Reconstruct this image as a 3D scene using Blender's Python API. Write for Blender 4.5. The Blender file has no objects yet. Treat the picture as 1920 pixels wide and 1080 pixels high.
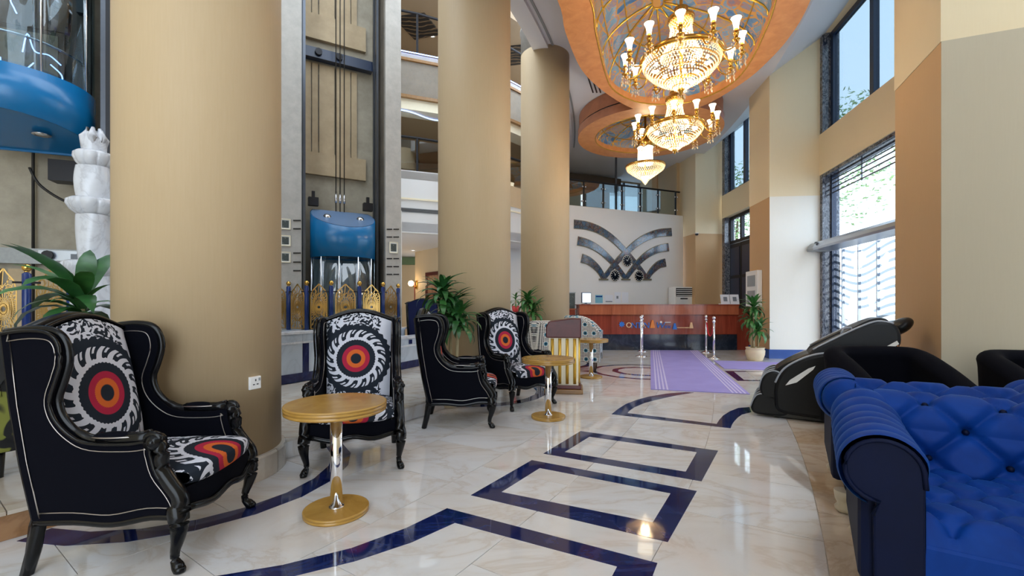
import bpy, bmesh, math, random
from mathutils import Vector, Matrix
R = math.radians
scene = bpy.context.scene
COL = scene.collection
random.seed(7)

# ------------------------------------------------------------ camera, sky, exposure
F, CX, HY, CAMZ = 850.0, 960.0, 571.0, 1.2          # focal length (px), image centre x, horizon y, eye height (m)
cam_data = bpy.data.cameras.new('camera')
cam_data.sensor_width = 36.0
cam_data.lens = F / 1920 * 36
cam_data.shift_y = (HY - 540) / 1920
cam_data.clip_end = 300
cam = bpy.data.objects.new('camera', cam_data)
COL.objects.link(cam)
cam.location = (0, 0, CAMZ)
cam.rotation_euler = (R(90), 0, 0)
scene.camera = cam

world = bpy.data.worlds.new('sky')
scene.world = world
world.use_nodes = True
wn = world.node_tree
bg = wn.nodes['Background']
bg.inputs['Color'].default_value = (0.80, 0.90, 1.0, 1)
bg.inputs['Strength'].default_value = 4.0

vs = scene.view_settings
vs.view_transform = 'Standard'
vs.look = 'None'
vs.gamma = 1.0
vs.use_curve_mapping = False
vs.exposure = 0.2

# ------------------------------------------------------------ geometry helpers
def lerp(a, b, t): return a + (b - a) * t

class MB:
    """collects faces; build() links them as one mesh object"""
    def __init__(s): s.v = []; s.f = []; s.sm = []; s.mi = []; s.cur = 0
    def add(s, vs_, fs, smooth=False):
        o = len(s.v); s.v += [tuple(p) for p in vs_]
        for f in fs:
            s.f.append(tuple(i + o for i in f)); s.sm.append(smooth); s.mi.append(s.cur)
        return s
    def box(s, c, d, rz=0, rx=0, ry=0):
        x, y, z = d[0] / 2, d[1] / 2, d[2] / 2
        M = Matrix.Rotation(rz, 3, 'Z') @ Matrix.Rotation(ry, 3, 'Y') @ Matrix.Rotation(rx, 3, 'X')
        P = [Vector(c) + M @ Vector((a * x, b * y, e * z)) for a in (-1, 1) for b in (-1, 1) for e in (-1, 1)]
        return s.add(P, [(0, 1, 3, 2), (4, 6, 7, 5), (0, 4, 5, 1), (2, 3, 7, 6), (0, 2, 6, 4), (1, 5, 7, 3)])
    def bar(s, a, b, w, h, up=(0, 0, 1)):
        a, b = Vector(a), Vector(b); d = (b - a).normalized(); up = Vector(up)
        if abs(d.dot(up)) > .98: up = Vector((1, 0, 0))
        x = d.cross(up).normalized() * w / 2; y = x.cross(d).normalized() * h / 2
        P = [p + i * x + j * y for p in (a, b) for i, j in ((-1, -1), (1, -1), (1, 1), (-1, 1))]
        return s.add(P, [(0, 1, 2, 3), (7, 6, 5, 4), (0, 4, 5, 1), (1, 5, 6, 2), (2, 6, 7, 3), (3, 7, 4, 0)])
    def prism(s, poly, z0, z1, smooth=False):
        n = len(poly)
        P = [(p[0], p[1], z0) for p in poly] + [(p[0], p[1], z1) for p in poly]
        s.add(P, [tuple(range(n - 1, -1, -1)), tuple(range(n, 2 * n))])
        o = len(s.v) - 2 * n
        for i in range(n):
            j = (i + 1) % n
            s.f.append((o + i, o + j, o + n + j, o + n + i)); s.sm.append(smooth); s.mi.append(s.cur)
        return s
    def lathe(s, prof, c=(0, 0, 0), seg=24, a0=0, a1=2 * math.pi, smooth=True, scale=(1, 1), rot=None, cap=True):
        full = abs(a1 - a0 - 2 * math.pi) < 1e-6; m = seg if full else seg + 1
        P = []
        for r, z in prof:
            for k in range(m):
                a = a0 + (a1 - a0) * k / seg
                q = Vector((r * math.cos(a) * scale[0], r * math.sin(a) * scale[1], z))
                if rot is not None: q = rot @ q
                P.append(Vector(c) + q)
        Fc = []
        for i in range(len(prof) - 1):
            for k in range(seg):
                k2 = (k + 1) % m
                Fc.append((i * m + k, i * m + k2, (i + 1) * m + k2, (i + 1) * m + k))
        s.add(P, Fc, smooth)
        if full and cap:
            if prof[0][0] > 1e-5: s.f.append(tuple(len(s.v) - len(P) + k for k in range(m - 1, -1, -1))); s.sm.append(False); s.mi.append(s.cur)
            if prof[-1][0] > 1e-5: s.f.append(tuple(len(s.v) - m + k for k in range(m))); s.sm.append(False); s.mi.append(s.cur)
        return s
    def tube(s, path, rad, seg=8, closed=False, smooth=True, flat=1.0, up=(0, 0, 1)):
        path = [Vector(p) for p in path]; n = len(path)
        rr = rad if isinstance(rad, (list, tuple)) else [rad] * n
        P = []; upv = Vector(up)
        for i in range(n):
            if closed: t = path[(i + 1) % n] - path[i - 1]
            else: t = path[min(i + 1, n - 1)] - path[max(i - 1, 0)]
            t.normalize()
            u = upv - t * upv.dot(t)
            if u.length < .08: u = Vector((1, 0, 0)) - t * t.x
            if u.length < .08: u = Vector((0, 1, 0)) - t * t.y
            u.normalize(); w = t.cross(u)
            for k in range(seg):
                a = 2 * math.pi * k / seg
                P.append(path[i] + (u * math.cos(a) + w * math.sin(a) * flat) * rr[i])
        Fc = []
        for i in range(n if closed else n - 1):
            j = (i + 1) % n
            for k in range(seg):
                k2 = (k + 1) % seg
                Fc.append((i * seg + k, i * seg + k2, j * seg + k2, j * seg + k))
        if not closed:
            Fc.append(tuple(range(seg - 1, -1, -1))); Fc.append(tuple((n - 1) * seg + k for k in range(seg)))
        return s.add(P, Fc, smooth)
    def grid(s, fn, nu, nv, smooth=True, closed_u=False):
        P = [fn(i / nu, j / nv) for j in range(nv + 1) for i in range(nu + (0 if closed_u else 1))]
        m = nu if closed_u else nu + 1
        Fc = [(j * m + i, j * m + (i + 1) % m, (j + 1) * m + (i + 1) % m, (j + 1) * m + i) for j in range(nv) for i in range(nu)]
        return s.add(P, Fc, smooth)
    def ball(s, c, r, seg=12, rings=8, sc=(1, 1, 1)):
        pr = [(max(math.sin(math.pi * i / rings), 0), -math.cos(math.pi * i / rings)) for i in range(rings + 1)]
        P = []
        for q, z in pr:
            for k in range(seg):
                a = 2 * math.pi * k / seg
                P.append((c[0] + r * sc[0] * q * math.cos(a), c[1] + r * sc[1] * q * math.sin(a), c[2] + r * sc[2] * z))
        Fc = [(i * seg + k, i * seg + (k + 1) % seg, (i + 1) * seg + (k + 1) % seg, (i + 1) * seg + k) for i in range(rings) for k in range(seg)]
        return s.add(P, Fc, True)
    def octa(s, c, r, h=None):
        h = h or r; x, y, z = c
        return s.add([(x + r, y, z), (x, y + r, z), (x - r, y, z), (x, y - r, z), (x, y, z + h), (x, y, z - h)],
                     [(0, 1, 4), (1, 2, 4), (2, 3, 4), (3, 0, 4), (1, 0, 5), (2, 1, 5), (3, 2, 5), (0, 3, 5)])
    def build(s, name, mat, parent=None, bevel=0, merge=False, subsurf=0, solid=0):
        me = bpy.data.meshes.new(name)
        me.from_pydata(s.v, [], s.f)
        me.polygons.foreach_set('use_smooth', s.sm)
        mats = mat if isinstance(mat, (list, tuple)) else [mat]
        for m in mats: me.materials.append(M[m] if isinstance(m, str) else m)
        if len(mats) > 1: me.polygons.foreach_set('material_index', s.mi)
        bm = bmesh.new(); bm.from_mesh(me)
        if merge: bmesh.ops.remove_doubles(bm, verts=bm.verts, dist=1e-4)
        bmesh.ops.recalc_face_normals(bm, faces=bm.faces)
        bm.to_mesh(me); bm.free()
        me.update()
        o = bpy.data.objects.new(name, me)
        COL.objects.link(o)
        if parent is not None: o.parent = parent
        if solid:
            m = o.modifiers.new('solid', 'SOLIDIFY'); m.thickness = solid; m.offset = -1
        if bevel:
            m = o.modifiers.new('bevel', 'BEVEL'); m.width = bevel; m.segments = 2; m.limit_method = 'ANGLE'; m.angle_limit = R(40)
        if subsurf:
            m = o.modifiers.new('sub', 'SUBSURF'); m.levels = subsurf; m.render_levels = subsurf
        return o

def tag(o, label=None, cat=None, group=None, kind=None):
    if label: o['label'] = label
    if cat: o['category'] = cat
    if group: o['group'] = group
    if kind: o['kind'] = kind
    return o
def thing(name, label, cat, loc=(0, 0, 0), rz=0, group=None):
    o = bpy.data.objects.new(name, None); COL.objects.link(o)
    o.empty_display_size = .1
    o.location = loc; o.rotation_euler = (0, 0, rz)
    return tag(o, label, cat, group)
def struct_empty(name, loc=(0, 0, 0)):
    o = bpy.data.objects.new(name, None); COL.objects.link(o); o.location = loc
    o['kind'] = 'structure'; return o
KIDS = {}
def copy_tree(o, parent=None):
    c = o.copy(); COL.objects.link(c)
    if parent is not None: c.parent = parent
    for ch in list(o.children): copy_tree(ch, c)
    return c
def place(root, loc, rz, label=None, group=None):
    r = copy_tree(root); r.location = loc; r.rotation_euler = (0, 0, rz)
    return tag(r, label, None, group)
def spline(pts, n, closed=False):
    """Catmull-Rom through points (2D/3D tuples), n samples per span"""
    P = [Vector(p) for p in pts]; out = []; m = len(P)
    for i in range(m if closed else m - 1):
        if closed: a, b, c, d = P[i - 1], P[i], P[(i + 1) % m], P[(i + 2) % m]
        else: a, b, c, d = P[max(i - 1, 0)], P[i], P[i + 1], P[min(i + 2, m - 1)]
        for k in range(n):
            t = k / n
            out.append(.5 * ((2 * b) + (c - a) * t + (2 * a - 5 * b + 4 * c - d) * t * t + (3 * b - a - 3 * c + d) * t ** 3))
    if not closed: out.append(P[-1])
    return out
def resample(pts, n, closed=True):
    P = [Vector(p) for p in pts]
    if closed: P = P + [P[0]]
    L = [0]
    for i in range(1, len(P)): L.append(L[-1] + (P[i] - P[i - 1]).length)
    out = []; j = 0; cnt = n if closed else n - 1
    for k in range(n):
        t = L[-1] * k / cnt
        while j < len(L) - 2 and L[j + 1] < t: j += 1
        q = (t - L[j]) / max(L[j + 1] - L[j], 1e-9)
        out.append(P[j].lerp(P[j + 1], min(q, 1)))
    return out
def floor_pt(u, v, h=0.0):
    """photo pixel -> point on the horizontal plane z=h"""
    y = F * (CAMZ - h) / (v - HY)
    return Vector(((u - CX) / F * y, y))
def plane_pt(u, v, a, b):
    """photo pixel -> point on the vertical plane through plan points a, b"""
    a, b = Vector(a), Vector(b); d = b - a; t = (u - CX) / F
    k = (t * a.y - a.x) / (d.x - t * d.y)
    p = a + d * k
    return Vector((p.x, p.y, CAMZ + (HY - v) / F * p.y))
# the lobby is laid out on arcs about one centre
AC = Vector((-23.08, 16.88))
def pol(r, a, z=None):
    p = AC + r * Vector((math.cos(R(a)), math.sin(R(a))))
    return Vector((p.x, p.y)) if z is None else Vector((p.x, p.y, z))
def sector(r0, r1, a0, a1, n=2):
    A = [lerp(a0, a1, i / n) for i in range(n + 1)]
    return [pol(r1, a) for a in A] + [pol(r0, a) for a in reversed(A)]

# ------------------------------------------------------------ materials
M = {}
class NT:
    def __init__(s, name):
        m = bpy.data.materials.new(name); m.use_nodes = True; M[name] = m; s.m = m
        s.t = m.node_tree; s.b = s.t.nodes['Principled BSDF']
    def n(s, typ, **kw):
        x = s.t.nodes.new(typ)
        for k, v in kw.items(): setattr(x, k, v)
        return x
    def link(s, a, b): s.t.links.new(a, b)
    def put(s, sock, v):
        if isinstance(v, (int, float)): sock.default_value = v
        elif isinstance(v, tuple): sock.default_value = v if len(v) == len(sock.default_value) else (*v, 1)
        else: s.link(v, sock)
    def math(s, op, a, b=0.0, c=0.0):
        x = s.n('ShaderNodeMath', operation=op); s.put(x.inputs[0], a); s.put(x.inputs[1], b); s.put(x.inputs[2], c); return x.outputs[0]
    def mix(s, f, a, b):
        x = s.n('ShaderNodeMix', data_type='RGBA'); s.put(x.inputs[0], f); s.put(x.inputs[6], a); s.put(x.inputs[7], b); return x.outputs[2]
    def coord(s, which='Object', scale=(1, 1, 1), loc=(0, 0, 0), rot=(0, 0, 0)):
        t = s.n('ShaderNodeTexCoord'); mp = s.n('ShaderNodeMapping')
        s.link(t.outputs[which], mp.inputs[0]); mp.inputs['Scale'].default_value = scale; mp.inputs['Location'].default_value = loc; mp.inputs['Rotation'].default_value = rot
        return mp.outputs[0]
    def xyz(s, v):
        x = s.n('ShaderNodeSeparateXYZ'); s.link(v, x.inputs[0]); return x.outputs
    def noise(s, vec, scale, detail=3, rough=.5, dist=0):
        x = s.n('ShaderNodeTexNoise'); s.link(vec, x.inputs['Vector']); x.inputs['Scale'].default_value = scale
        x.inputs['Detail'].default_value = detail; x.inputs['Roughness'].default_value = rough; x.inputs['Distortion'].default_value = dist
        return x.outputs['Fac']
    def ramp(s, fac, stops, interp='LINEAR'):
        x = s.n('ShaderNodeValToRGB'); x.color_ramp.interpolation = interp; e = x.color_ramp.elements
        while len(e) < len(stops): e.new(.5)
        for k, (p, c) in enumerate(stops): e[k].position = p; e[k].color = (*c, 1)
        s.link(fac, x.inputs[0]); return x.outputs[0]
    def bump(s, h, strength=.3, dist=.01):
        x = s.n('ShaderNodeBump'); x.inputs['Strength'].default_value = strength; x.inputs['Distance'].default_value = dist
        s.link(h, x.inputs['Height']); s.link(x.outputs[0], s.b.inputs['Normal'])
    def set(s, col=None, rough=None, metal=None, spec=None, **kw):
        if col is not None: s.put(s.b.inputs['Base Color'], col)
        if rough is not None: s.put(s.b.inputs['Roughness'], rough)
        if metal is not None: s.b.inputs['Metallic'].default_value = metal
        if spec is not None: s.b.inputs['Specular IOR Level'].default_value = spec
        for k, v in kw.items(): s.put(s.b.inputs[k], v)
        return s
def srgb(r, g, b):
    f = lambda c: (c / 255 / 12.92) if c / 255 <= .04045 else ((c / 255 + .055) / 1.055) ** 2.4
    return (f(r), f(g), f(b))
def plain(name, col, rough=.5, metal=0, var=.08, scale=20, spec=None, bump=0, **kw):
    """one colour with slight procedural mottling"""
    k = NT(name); c = k.coord()
    n = k.noise(c, scale, 3)
    a = tuple(max(0, x * (1 - var)) for x in col); b = tuple(min(1, x * (1 + var)) for x in col)
    k.set(k.mix(n, a, b), rough, metal, spec, **kw)
    if bump: k.bump(n, bump, .005)
    return k.m

def wallpaper(name, col, dark):
    k = NT(name); c = k.coord()
    z = k.coord(scale=(6, 6, .35)); n1 = k.noise(z, 14, 4, .6); n2 = k.noise(c, .9, 3)
    col1 = k.mix(k.math('MULTIPLY', n1, .55), col, dark)
    k.set(k.mix(k.math('MULTIPLY', n2, .35), col1, tuple(x * .9 for x in dark)), .55, spec=.3)
    k.bump(n1, .08, .004)
wallpaper('column_paper', srgb(206, 184, 150), srgb(190, 164, 126))
wallpaper('pillar_tan', srgb(208, 174, 132), srgb(196, 158, 114))
wallpaper('pillar_shade_tone', srgb(196, 188, 168), srgb(186, 176, 154))  # near pillar's side: shade put into the paper colour
wallpaper('pillar_lit_tone', srgb(238, 236, 228), srgb(232, 228, 216))  # middle pillar's side: window light put into the paper colour
wallpaper('pillar_cream', srgb(236, 222, 190), srgb(228, 210, 174))
plain('white_wall', srgb(226, 226, 226), .6, var=.02, scale=3)
plain('white_ceiling', srgb(232, 232, 236), .6, var=.015, scale=2)
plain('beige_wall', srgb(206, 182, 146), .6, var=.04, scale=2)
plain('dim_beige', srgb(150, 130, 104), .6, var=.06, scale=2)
plain('dark_brown', srgb(74, 60, 48), .6, var=.1)
plain('teal_trim', srgb(92, 138, 122), .6, var=.1)
plain('green_trim', srgb(98, 120, 84), .6, var=.1)
plain('blue_trim', srgb(28, 74, 150), .2, var=.1, scale=6)

def marble(name, base, vein, warm, rough=.05, randomise=True, scale=1.0, warmth=.5):
    k = NT(name); t = k.n('ShaderNodeTexCoord'); v = t.outputs['Object']
    if randomise:
        oi = k.n('ShaderNodeObjectInfo'); cb = k.n('ShaderNodeCombineXYZ')
        k.put(cb.inputs[0], k.math('MULTIPLY', oi.outputs['Random'], 37.0)); k.put(cb.inputs[1], k.math('MULTIPLY', oi.outputs['Random'], 91.0))
        va = k.n('ShaderNodeVectorMath', operation='ADD'); k.link(v, va.inputs[0]); k.link(cb.outputs[0], va.inputs[1]); v = va.outputs[0]
    mp = k.n('ShaderNodeMapping'); k.link(v, mp.inputs[0]); mp.inputs['Scale'].default_value = (scale, scale * 1.8, scale); mp.inputs['Rotation'].default_value = (0, 0, .6); v = mp.outputs[0]
    n1 = k.noise(v, 1.1, 6, .6, 1.2)
    n2 = k.noise(v, .55, 3, .55, .6)
    n3 = k.noise(v, 2.4, 5, .62, 2.2)
    ve = k.math('ABSOLUTE', k.math('SUBTRACT', n1, .5))
    ve = k.ramp(ve, [(0, (1, 1, 1)), (.035, (.3, .3, .3)), (.12, (0, 0, 0))])
    wf = k.ramp(n2, [(.45, (0, 0, 0)), (.72, (1, 1, 1))])
    c = k.mix(k.math('MULTIPLY', wf, warmth), base, warm)
    c = k.mix(k.math('MULTIPLY', n3, .35), c, tuple(x * .86 for x in base))
    c = k.mix(k.math('MULTIPLY', ve, .45), c, vein)
    k.set(c, rough, spec=.6)
    return k.m
marble('floor_marble', srgb(216, 216, 218), srgb(184, 166, 148), srgb(208, 190, 170), .04, warmth=.5)
marble('floor_marble_warm', srgb(214, 200, 184), srgb(168, 140, 112), srgb(208, 176, 138), .04, warmth=.9)
marble('step_marble', srgb(206, 200, 190), srgb(150, 122, 92), srgb(186, 150, 110), .12)
marble('brown_marble', srgb(160, 120, 84), srgb(96, 62, 36), srgb(190, 160, 130), .12, warmth=.8)
marble('white_marble', srgb(214, 218, 226), srgb(160, 162, 172), srgb(226, 226, 228), .25, scale=2.2, warmth=.2)
marble('panel_marble', srgb(192, 204, 218), srgb(160, 170, 186), srgb(206, 214, 224), .15, scale=1.2, warmth=.3)
marble('blue_marble', srgb(12, 24, 74), srgb(50, 66, 120), srgb(18, 32, 86), .05, scale=1.4)
marble('dark_marble', srgb(40, 46, 60), srgb(190, 194, 204), srgb(60, 70, 90), .1, scale=6)
marble('plinth_marble', srgb(28, 36, 48), srgb(60, 70, 84), srgb(40, 48, 60), .1, scale=2)
def stone(name, a, b, scale=3):
    k = NT(name); c = k.coord(); n = k.noise(c, scale, 7, .68); n2 = k.noise(c, scale * .25, 3)
    col = k.ramp(n, [(.3, a), (.7, b)])
    k.set(k.mix(k.math('MULTIPLY', n2, .4), col, tuple(x * .8 for x in a)), .7); k.bump(n, .2, .01)
stone('grey_stone', srgb(166, 163, 158), srgb(194, 190, 184), 5)
stone('shaft_stone', srgb(146, 138, 122), srgb(184, 176, 158), 2.5)
stone('shaft_dark', srgb(84, 78, 70), srgb(118, 110, 98), 2.5)
stone('shaft_panel', srgb(170, 150, 120), srgb(194, 174, 142), 3)

def wood(name, a, b, rough=.3, scale=(1, 1, 14), nscale=3):
    k = NT(name); c = k.coord(scale=scale); n = k.noise(c, nscale, 5, .6, .6)
    k.set(k.ramp(n, [(.3, a), (.7, b)]), rough, spec=.5)
wood('soffit_wood', srgb(200, 134, 82), srgb(220, 156, 102), .35, (1.2, 1.2, 1), 5)
wood('soffit_band', srgb(150, 92, 60), srgb(172, 108, 74), .4, (1, 1, 1), 4)
wood('desk_wood', srgb(122, 50, 38), srgb(150, 68, 50), .14, (5, 1, .5), 2)
wood('desk_band', srgb(150, 80, 54), srgb(176, 100, 70), .16, (5, 1, .5), 2)
wood('gold_wood', srgb(126, 88, 40), srgb(148, 106, 52), .28, (1, 12, 1), 4)
wood('gold_edge', srgb(156, 116, 50), srgb(186, 146, 74), .22, (1, 1, 10), 5)
wood('black_wood', srgb(6, 7, 9), srgb(12, 13, 16), .2, (2, 2, 2), 8)
M['black_wood'].node_tree.nodes['Principled BSDF'].inputs['Specular IOR Level'].default_value = .3
wood('dark_red_wood', srgb(70, 16, 18), srgb(94, 26, 26), .35, (2, 6, 2), 3)
plain('black_paint', (.012, .012, .014), .3)
plain('black_velvet', (.0035, .0038, .007), .9, spec=.05, scale=200, **{'Sheen Weight': .015, 'Sheen Roughness': .4})
plain('navy_velvet', srgb(20, 30, 74), .85, spec=.1, scale=200, **{'Sheen Weight': .3})
plain('black_leather', (.006, .0065, .008), .38, bump=.05, scale=120, spec=.22)
plain('grey_leather', (.010, .012, .016), .40, bump=.05, scale=120, spec=.28)
plain('silver_nail', srgb(178, 172, 168), .35, 1)
plain('chrome', (.86, .87, .9), .06, 1, var=.01)
plain('steel', (.6, .61, .64), .22, 1, var=.02)
plain('dark_steel', (.10, .11, .13), .35, .8)
plain('brass', srgb(222, 178, 92), .18, 1, var=.05)
plain('lace_gold', srgb(210, 168, 96), .32, .85, var=.12, scale=60)
plain('gold_metal', srgb(226, 172, 80), .2, 1, var=.12, scale=60)
plain('gold_paint', srgb(222, 178, 70), .25, .7, var=.05)
plain('cream_paint', srgb(238, 230, 204), .35, var=.03)
plain('blue_paint', srgb(14, 108, 166), .25, var=.03, scale=2)
plain('blue_roof', srgb(96, 124, 160), .3, var=.04)
plain('blue_post', srgb(14, 44, 106), .25, var=.05)
plain('navy_frame', srgb(28, 44, 72), .3, var=.08)
plain('black_iron', (.02, .02, .024), .45, .5)
plain('cable', (.03, .028, .026), .5, .4)
plain('machine_grey', srgb(150, 154, 156), .45, .3, var=.2, scale=30)
plain('white_plastic', srgb(232, 232, 230), .35, var=.01)
plain('grey_plastic', srgb(150, 156, 160), .4, var=.03)
plain('aluminium', srgb(176, 184, 196), .3, .7, var=.03)
plain('paper', srgb(226, 230, 240), .7, var=.03, scale=60)
plain('paper_blue', srgb(130, 190, 214), .6, var=.06, scale=60)
plain('print_grey', srgb(120, 128, 140), .7, var=.1)
plain('red_rope', srgb(196, 22, 48), .8, var=.1, scale=80)
plain('red_pot', srgb(196, 50, 50), .35)
plain('pot_cream', srgb(222, 204, 170), .3, var=.12, scale=9)
plain('soil', srgb(60, 44, 32), .95, var=.3, scale=40)
plain('trunk', srgb(176, 160, 124), .7, var=.15, scale=30)
plain('wood_leg', srgb(80, 54, 36), .4)
plain('cream_foot', srgb(206, 196, 176), .35)
plain('grey_satin', srgb(160, 166, 178), .35, var=.06)
plain('bronze', srgb(120, 112, 92), .4, .4)
plain('clock_face', srgb(18, 28, 44), .2)
plain('clock_rim', srgb(206, 200, 190), .3)
plain('orange_paint', srgb(226, 130, 50), .4, var=.15, scale=60)
plain('letter_blue', srgb(30, 110, 200), .35, var=.3, scale=60)
plain('letter_tan', srgb(236, 196, 150), .4)
plain('asphalt', srgb(150, 148, 144), .9)
plain('bark', srgb(96, 78, 60), .9)
def leaf(name, a, b):
    k = NT(name); oi = k.n('ShaderNodeObjectInfo'); c = k.coord(); n = k.noise(c, 7, 2)
    k.set(k.mix(n, a, b), .35, spec=.5)
    k.b.inputs['Subsurface Weight'].default_value = 0
leaf('leaf_green', srgb(28, 74, 38), srgb(78, 140, 66))
leaf('leaf_dark', srgb(18, 52, 34), srgb(62, 120, 58))
leaf('leaf_light', srgb(110, 150, 70), srgb(170, 196, 110))
leaf('tree_leaf', srgb(96, 130, 70), srgb(150, 176, 110))
def glass(name, tint, rough=0.0, alpha_mix=.8, gloss=(1, 1, 1)):
    k = NT(name); t = k.t; out = t.nodes['Material Output']
    tr = k.n('ShaderNodeBsdfTransparent'); tr.inputs[0].default_value = (*tint, 1)
    gl = k.n('ShaderNodeBsdfGlossy'); gl.inputs['Roughness'].default_value = rough; gl.inputs[0].default_value = (*gloss, 1)
    mx = k.n('ShaderNodeMixShader'); mx.inputs[0].default_value = 1 - alpha_mix
    k.link(tr.outputs[0], mx.inputs[1]); k.link(gl.outputs[0], mx.inputs[2]); k.link(mx.outputs[0], out.inputs[0])
glass('clear_glass', (.93, .96, .98), 0, .9)
glass('cabin_glass', (.72, .80, .84), .02, .9)
glass('tinted_glass', (.40, .46, .50), 0, .93)
glass('window_glass', (.90, .95, 1.0), 0, .93)
glass('rail_glass', (.80, .86, .86), .02, .84)
def emit(name, col, s):
    k = NT(name); k.set((*col,)); k.b.inputs['Emission Color'].default_value = (*col, 1); k.b.inputs['Emission Strength'].default_value = s
emit('bulb', (1.0, .84, .58), 40)
emit('shade_glow', (1.0, .87, .64), 2.6)
emit('down_light', (1.0, .97, .92), 8)
emit('neon', (.25, .4, 1.0), 5)
emit('screen', (.72, .86, 1.0), 1.1)
emit('sconce_glow', (1.0, .74, .40), 9)

def crystal(name, col, em):
    k = NT(name); t = k.t; out = t.nodes['Material Output']
    tl = k.n('ShaderNodeBsdfTranslucent'); tl.inputs[0].default_value = (*col, 1)
    gl = k.n('ShaderNodeBsdfGlossy'); gl.inputs['Roughness'].default_value = .12; gl.inputs[0].default_value = (1, .92, .78, 1)
    tr = k.n('ShaderNodeBsdfTransparent'); tr.inputs[0].default_value = (1, .95, .85, 1)
    m1 = k.n('ShaderNodeMixShader'); m1.inputs[0].default_value = .4
    m2 = k.n('ShaderNodeMixShader'); m2.inputs[0].default_value = .25
    k.link(tl.outputs[0], m1.inputs[1]); k.link(gl.outputs[0], m1.inputs[2]); k.link(m1.outputs[0], m2.inputs[1]); k.link(tr.outputs[0], m2.inputs[2]); k.link(m2.outputs[0], out.inputs[0])
crystal('crystal', (1, .95, .85), 0)

def stained(name, scale, dim=1.0, rough=.12, line=None, lw=.022):
    k = NT(name); c = k.coord(); n0 = k.noise(c, 1.6 * scale, 2)
    vo = k.n('ShaderNodeTexVoronoi', feature='F1'); k.link(c, vo.inputs['Vector']); vo.inputs['Scale'].default_value = 2.2 * scale; vo.inputs['Randomness'].default_value = .9
    x = k.xyz(vo.outputs['Color'])
    band = k.noise(c, 2.2 * scale, 3, .5, 2.5)
    col = k.ramp(k.math('ADD', k.math('MULTIPLY', x[0], .45), k.math('MULTIPLY', band, .55)), [
        (.22, tuple(dim * q for q in srgb(70, 110, 170))), (.40, tuple(dim * q for q in srgb(120, 158, 190))), (.48, tuple(dim * q for q in srgb(150, 130, 150))),
        (.55, tuple(dim * q for q in srgb(168, 150, 130))), (.62, tuple(dim * q for q in srgb(110, 160, 200))), (.72, tuple(dim * q for q in srgb(176, 120, 96))), (.82, tuple(dim * q for q in srgb(84, 124, 170)))])
    ve = k.n('ShaderNodeTexVoronoi', feature='DISTANCE_TO_EDGE'); k.link(c, ve.inputs['Vector']); ve.inputs['Scale'].default_value = 2.2 * scale; ve.inputs['Randomness'].default_value = .9
    e = k.math('LESS_THAN', ve.outputs['Distance'], lw)
    w = k.math('ABSOLUTE', k.math('SUBTRACT', band, .5)); e2 = k.math('LESS_THAN', w, .016)
    col = k.mix(k.math('MAXIMUM', e, e2), col, line or srgb(198, 150, 84))
    k.set(col, rough, spec=.8)
stained('stained_glass', 1.0, 1.0)
stained('art_glass', 2.6, .42, .12, srgb(54, 52, 52), .03)

def suzani(name, ax, cu, cv, period=None):
    """black / white / crimson embroidered medallion print"""
    k = NT(name); co = k.xyz(k.coord())
    u = k.math('SUBTRACT', co[ax[0]], cu)
    v = co[ax[1]] if len(ax) == 2 else k.math('SUBTRACT', co[ax[1]], co[ax[2]])
    v = k.math('SUBTRACT', v, cv)
    if period: 
        v = k.math('WRAP', v, period / 2, -period / 2)
        u = k.math('WRAP', u, .33, -.33)
    r = k.math('SQRT', k.math('ADD', k.math('MULTIPLY', u, u), k.math('MULTIPLY', v, v)))
    th = k.math('DIVIDE', k.math('ARCTAN2', v, u), 2 * math.pi)
    def saw(n, amp): return k.math('MULTIPLY', k.math('ABSOLUTE', k.math('SUBTRACT', k.math('FRACT', k.math('MULTIPLY', th, n)), .5)), amp)
    rs = k.math('ADD', r, saw(44, .010)); rw = k.math('ADD', r, saw(30, .03))
    dark = srgb(34, 40, 50); white = srgb(206, 208, 220); crim = srgb(168, 38, 66); org = srgb(206, 100, 46)
    # outer field: leafy blotches
    cc = k.coord(); nz = k.noise(cc, 17, 1.6, .45, 2.6); nz2 = k.noise(cc, 5, 1)
    field = k.mix(k.math('GREATER_THAN', nz, .50), dark, white)
    side = k.math('GREATER_THAN', k.math('ADD', u, k.math('MULTIPLY', nz2, .08)), .235)
    if not period: field = k.mix(side, field, white)
    t01 = k.math('DIVIDE', k.math('SUBTRACT', r, .176), .066)
    tw = k.math('FRACT', k.math('ADD', k.math('MULTIPLY', th, 17.0), k.math('MULTIPLY', k.math('MULTIPLY', t01, t01), .55)))
    ray = k.math('LESS_THAN', tw, k.math('SUBTRACT', .52, k.math('MULTIPLY', t01, .26)))
    hk = k.math('MULTIPLY', k.math('GREATER_THAN', tw, .66), k.math('MULTIPLY', k.math('LESS_THAN', tw, .84), k.math('MULTIPLY', k.math('GREATER_THAN', t01, .42), k.math('LESS_THAN', t01, .86))))
    ray = k.math('MAXIMUM', ray, hk)
    rays = k.mix(ray, dark, white)
    col = k.mix(k.math('LESS_THAN', rw, .285), field, dark)
    col = k.mix(k.math('LESS_THAN', r, .235), col, rays)
    col = k.mix(k.math('LESS_THAN', rs, .178), col, white)
    col = k.mix(k.math('LESS_THAN', rs, .155), col, dark)
    col = k.mix(k.math('LESS_THAN', r, .108), col, crim)
    col = k.mix(k.math('LESS_THAN', rs, .076), col, org)
    col = k.mix(k.math('LESS_THAN', rs, .044), col, dark)
    k.set(col, .85, spec=.15)
suzani('suzani_back', (0, 2), -.02, .755)
suzani('suzani_seat', (0, 1, 2), 0.0, -.18, .60)

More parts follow.
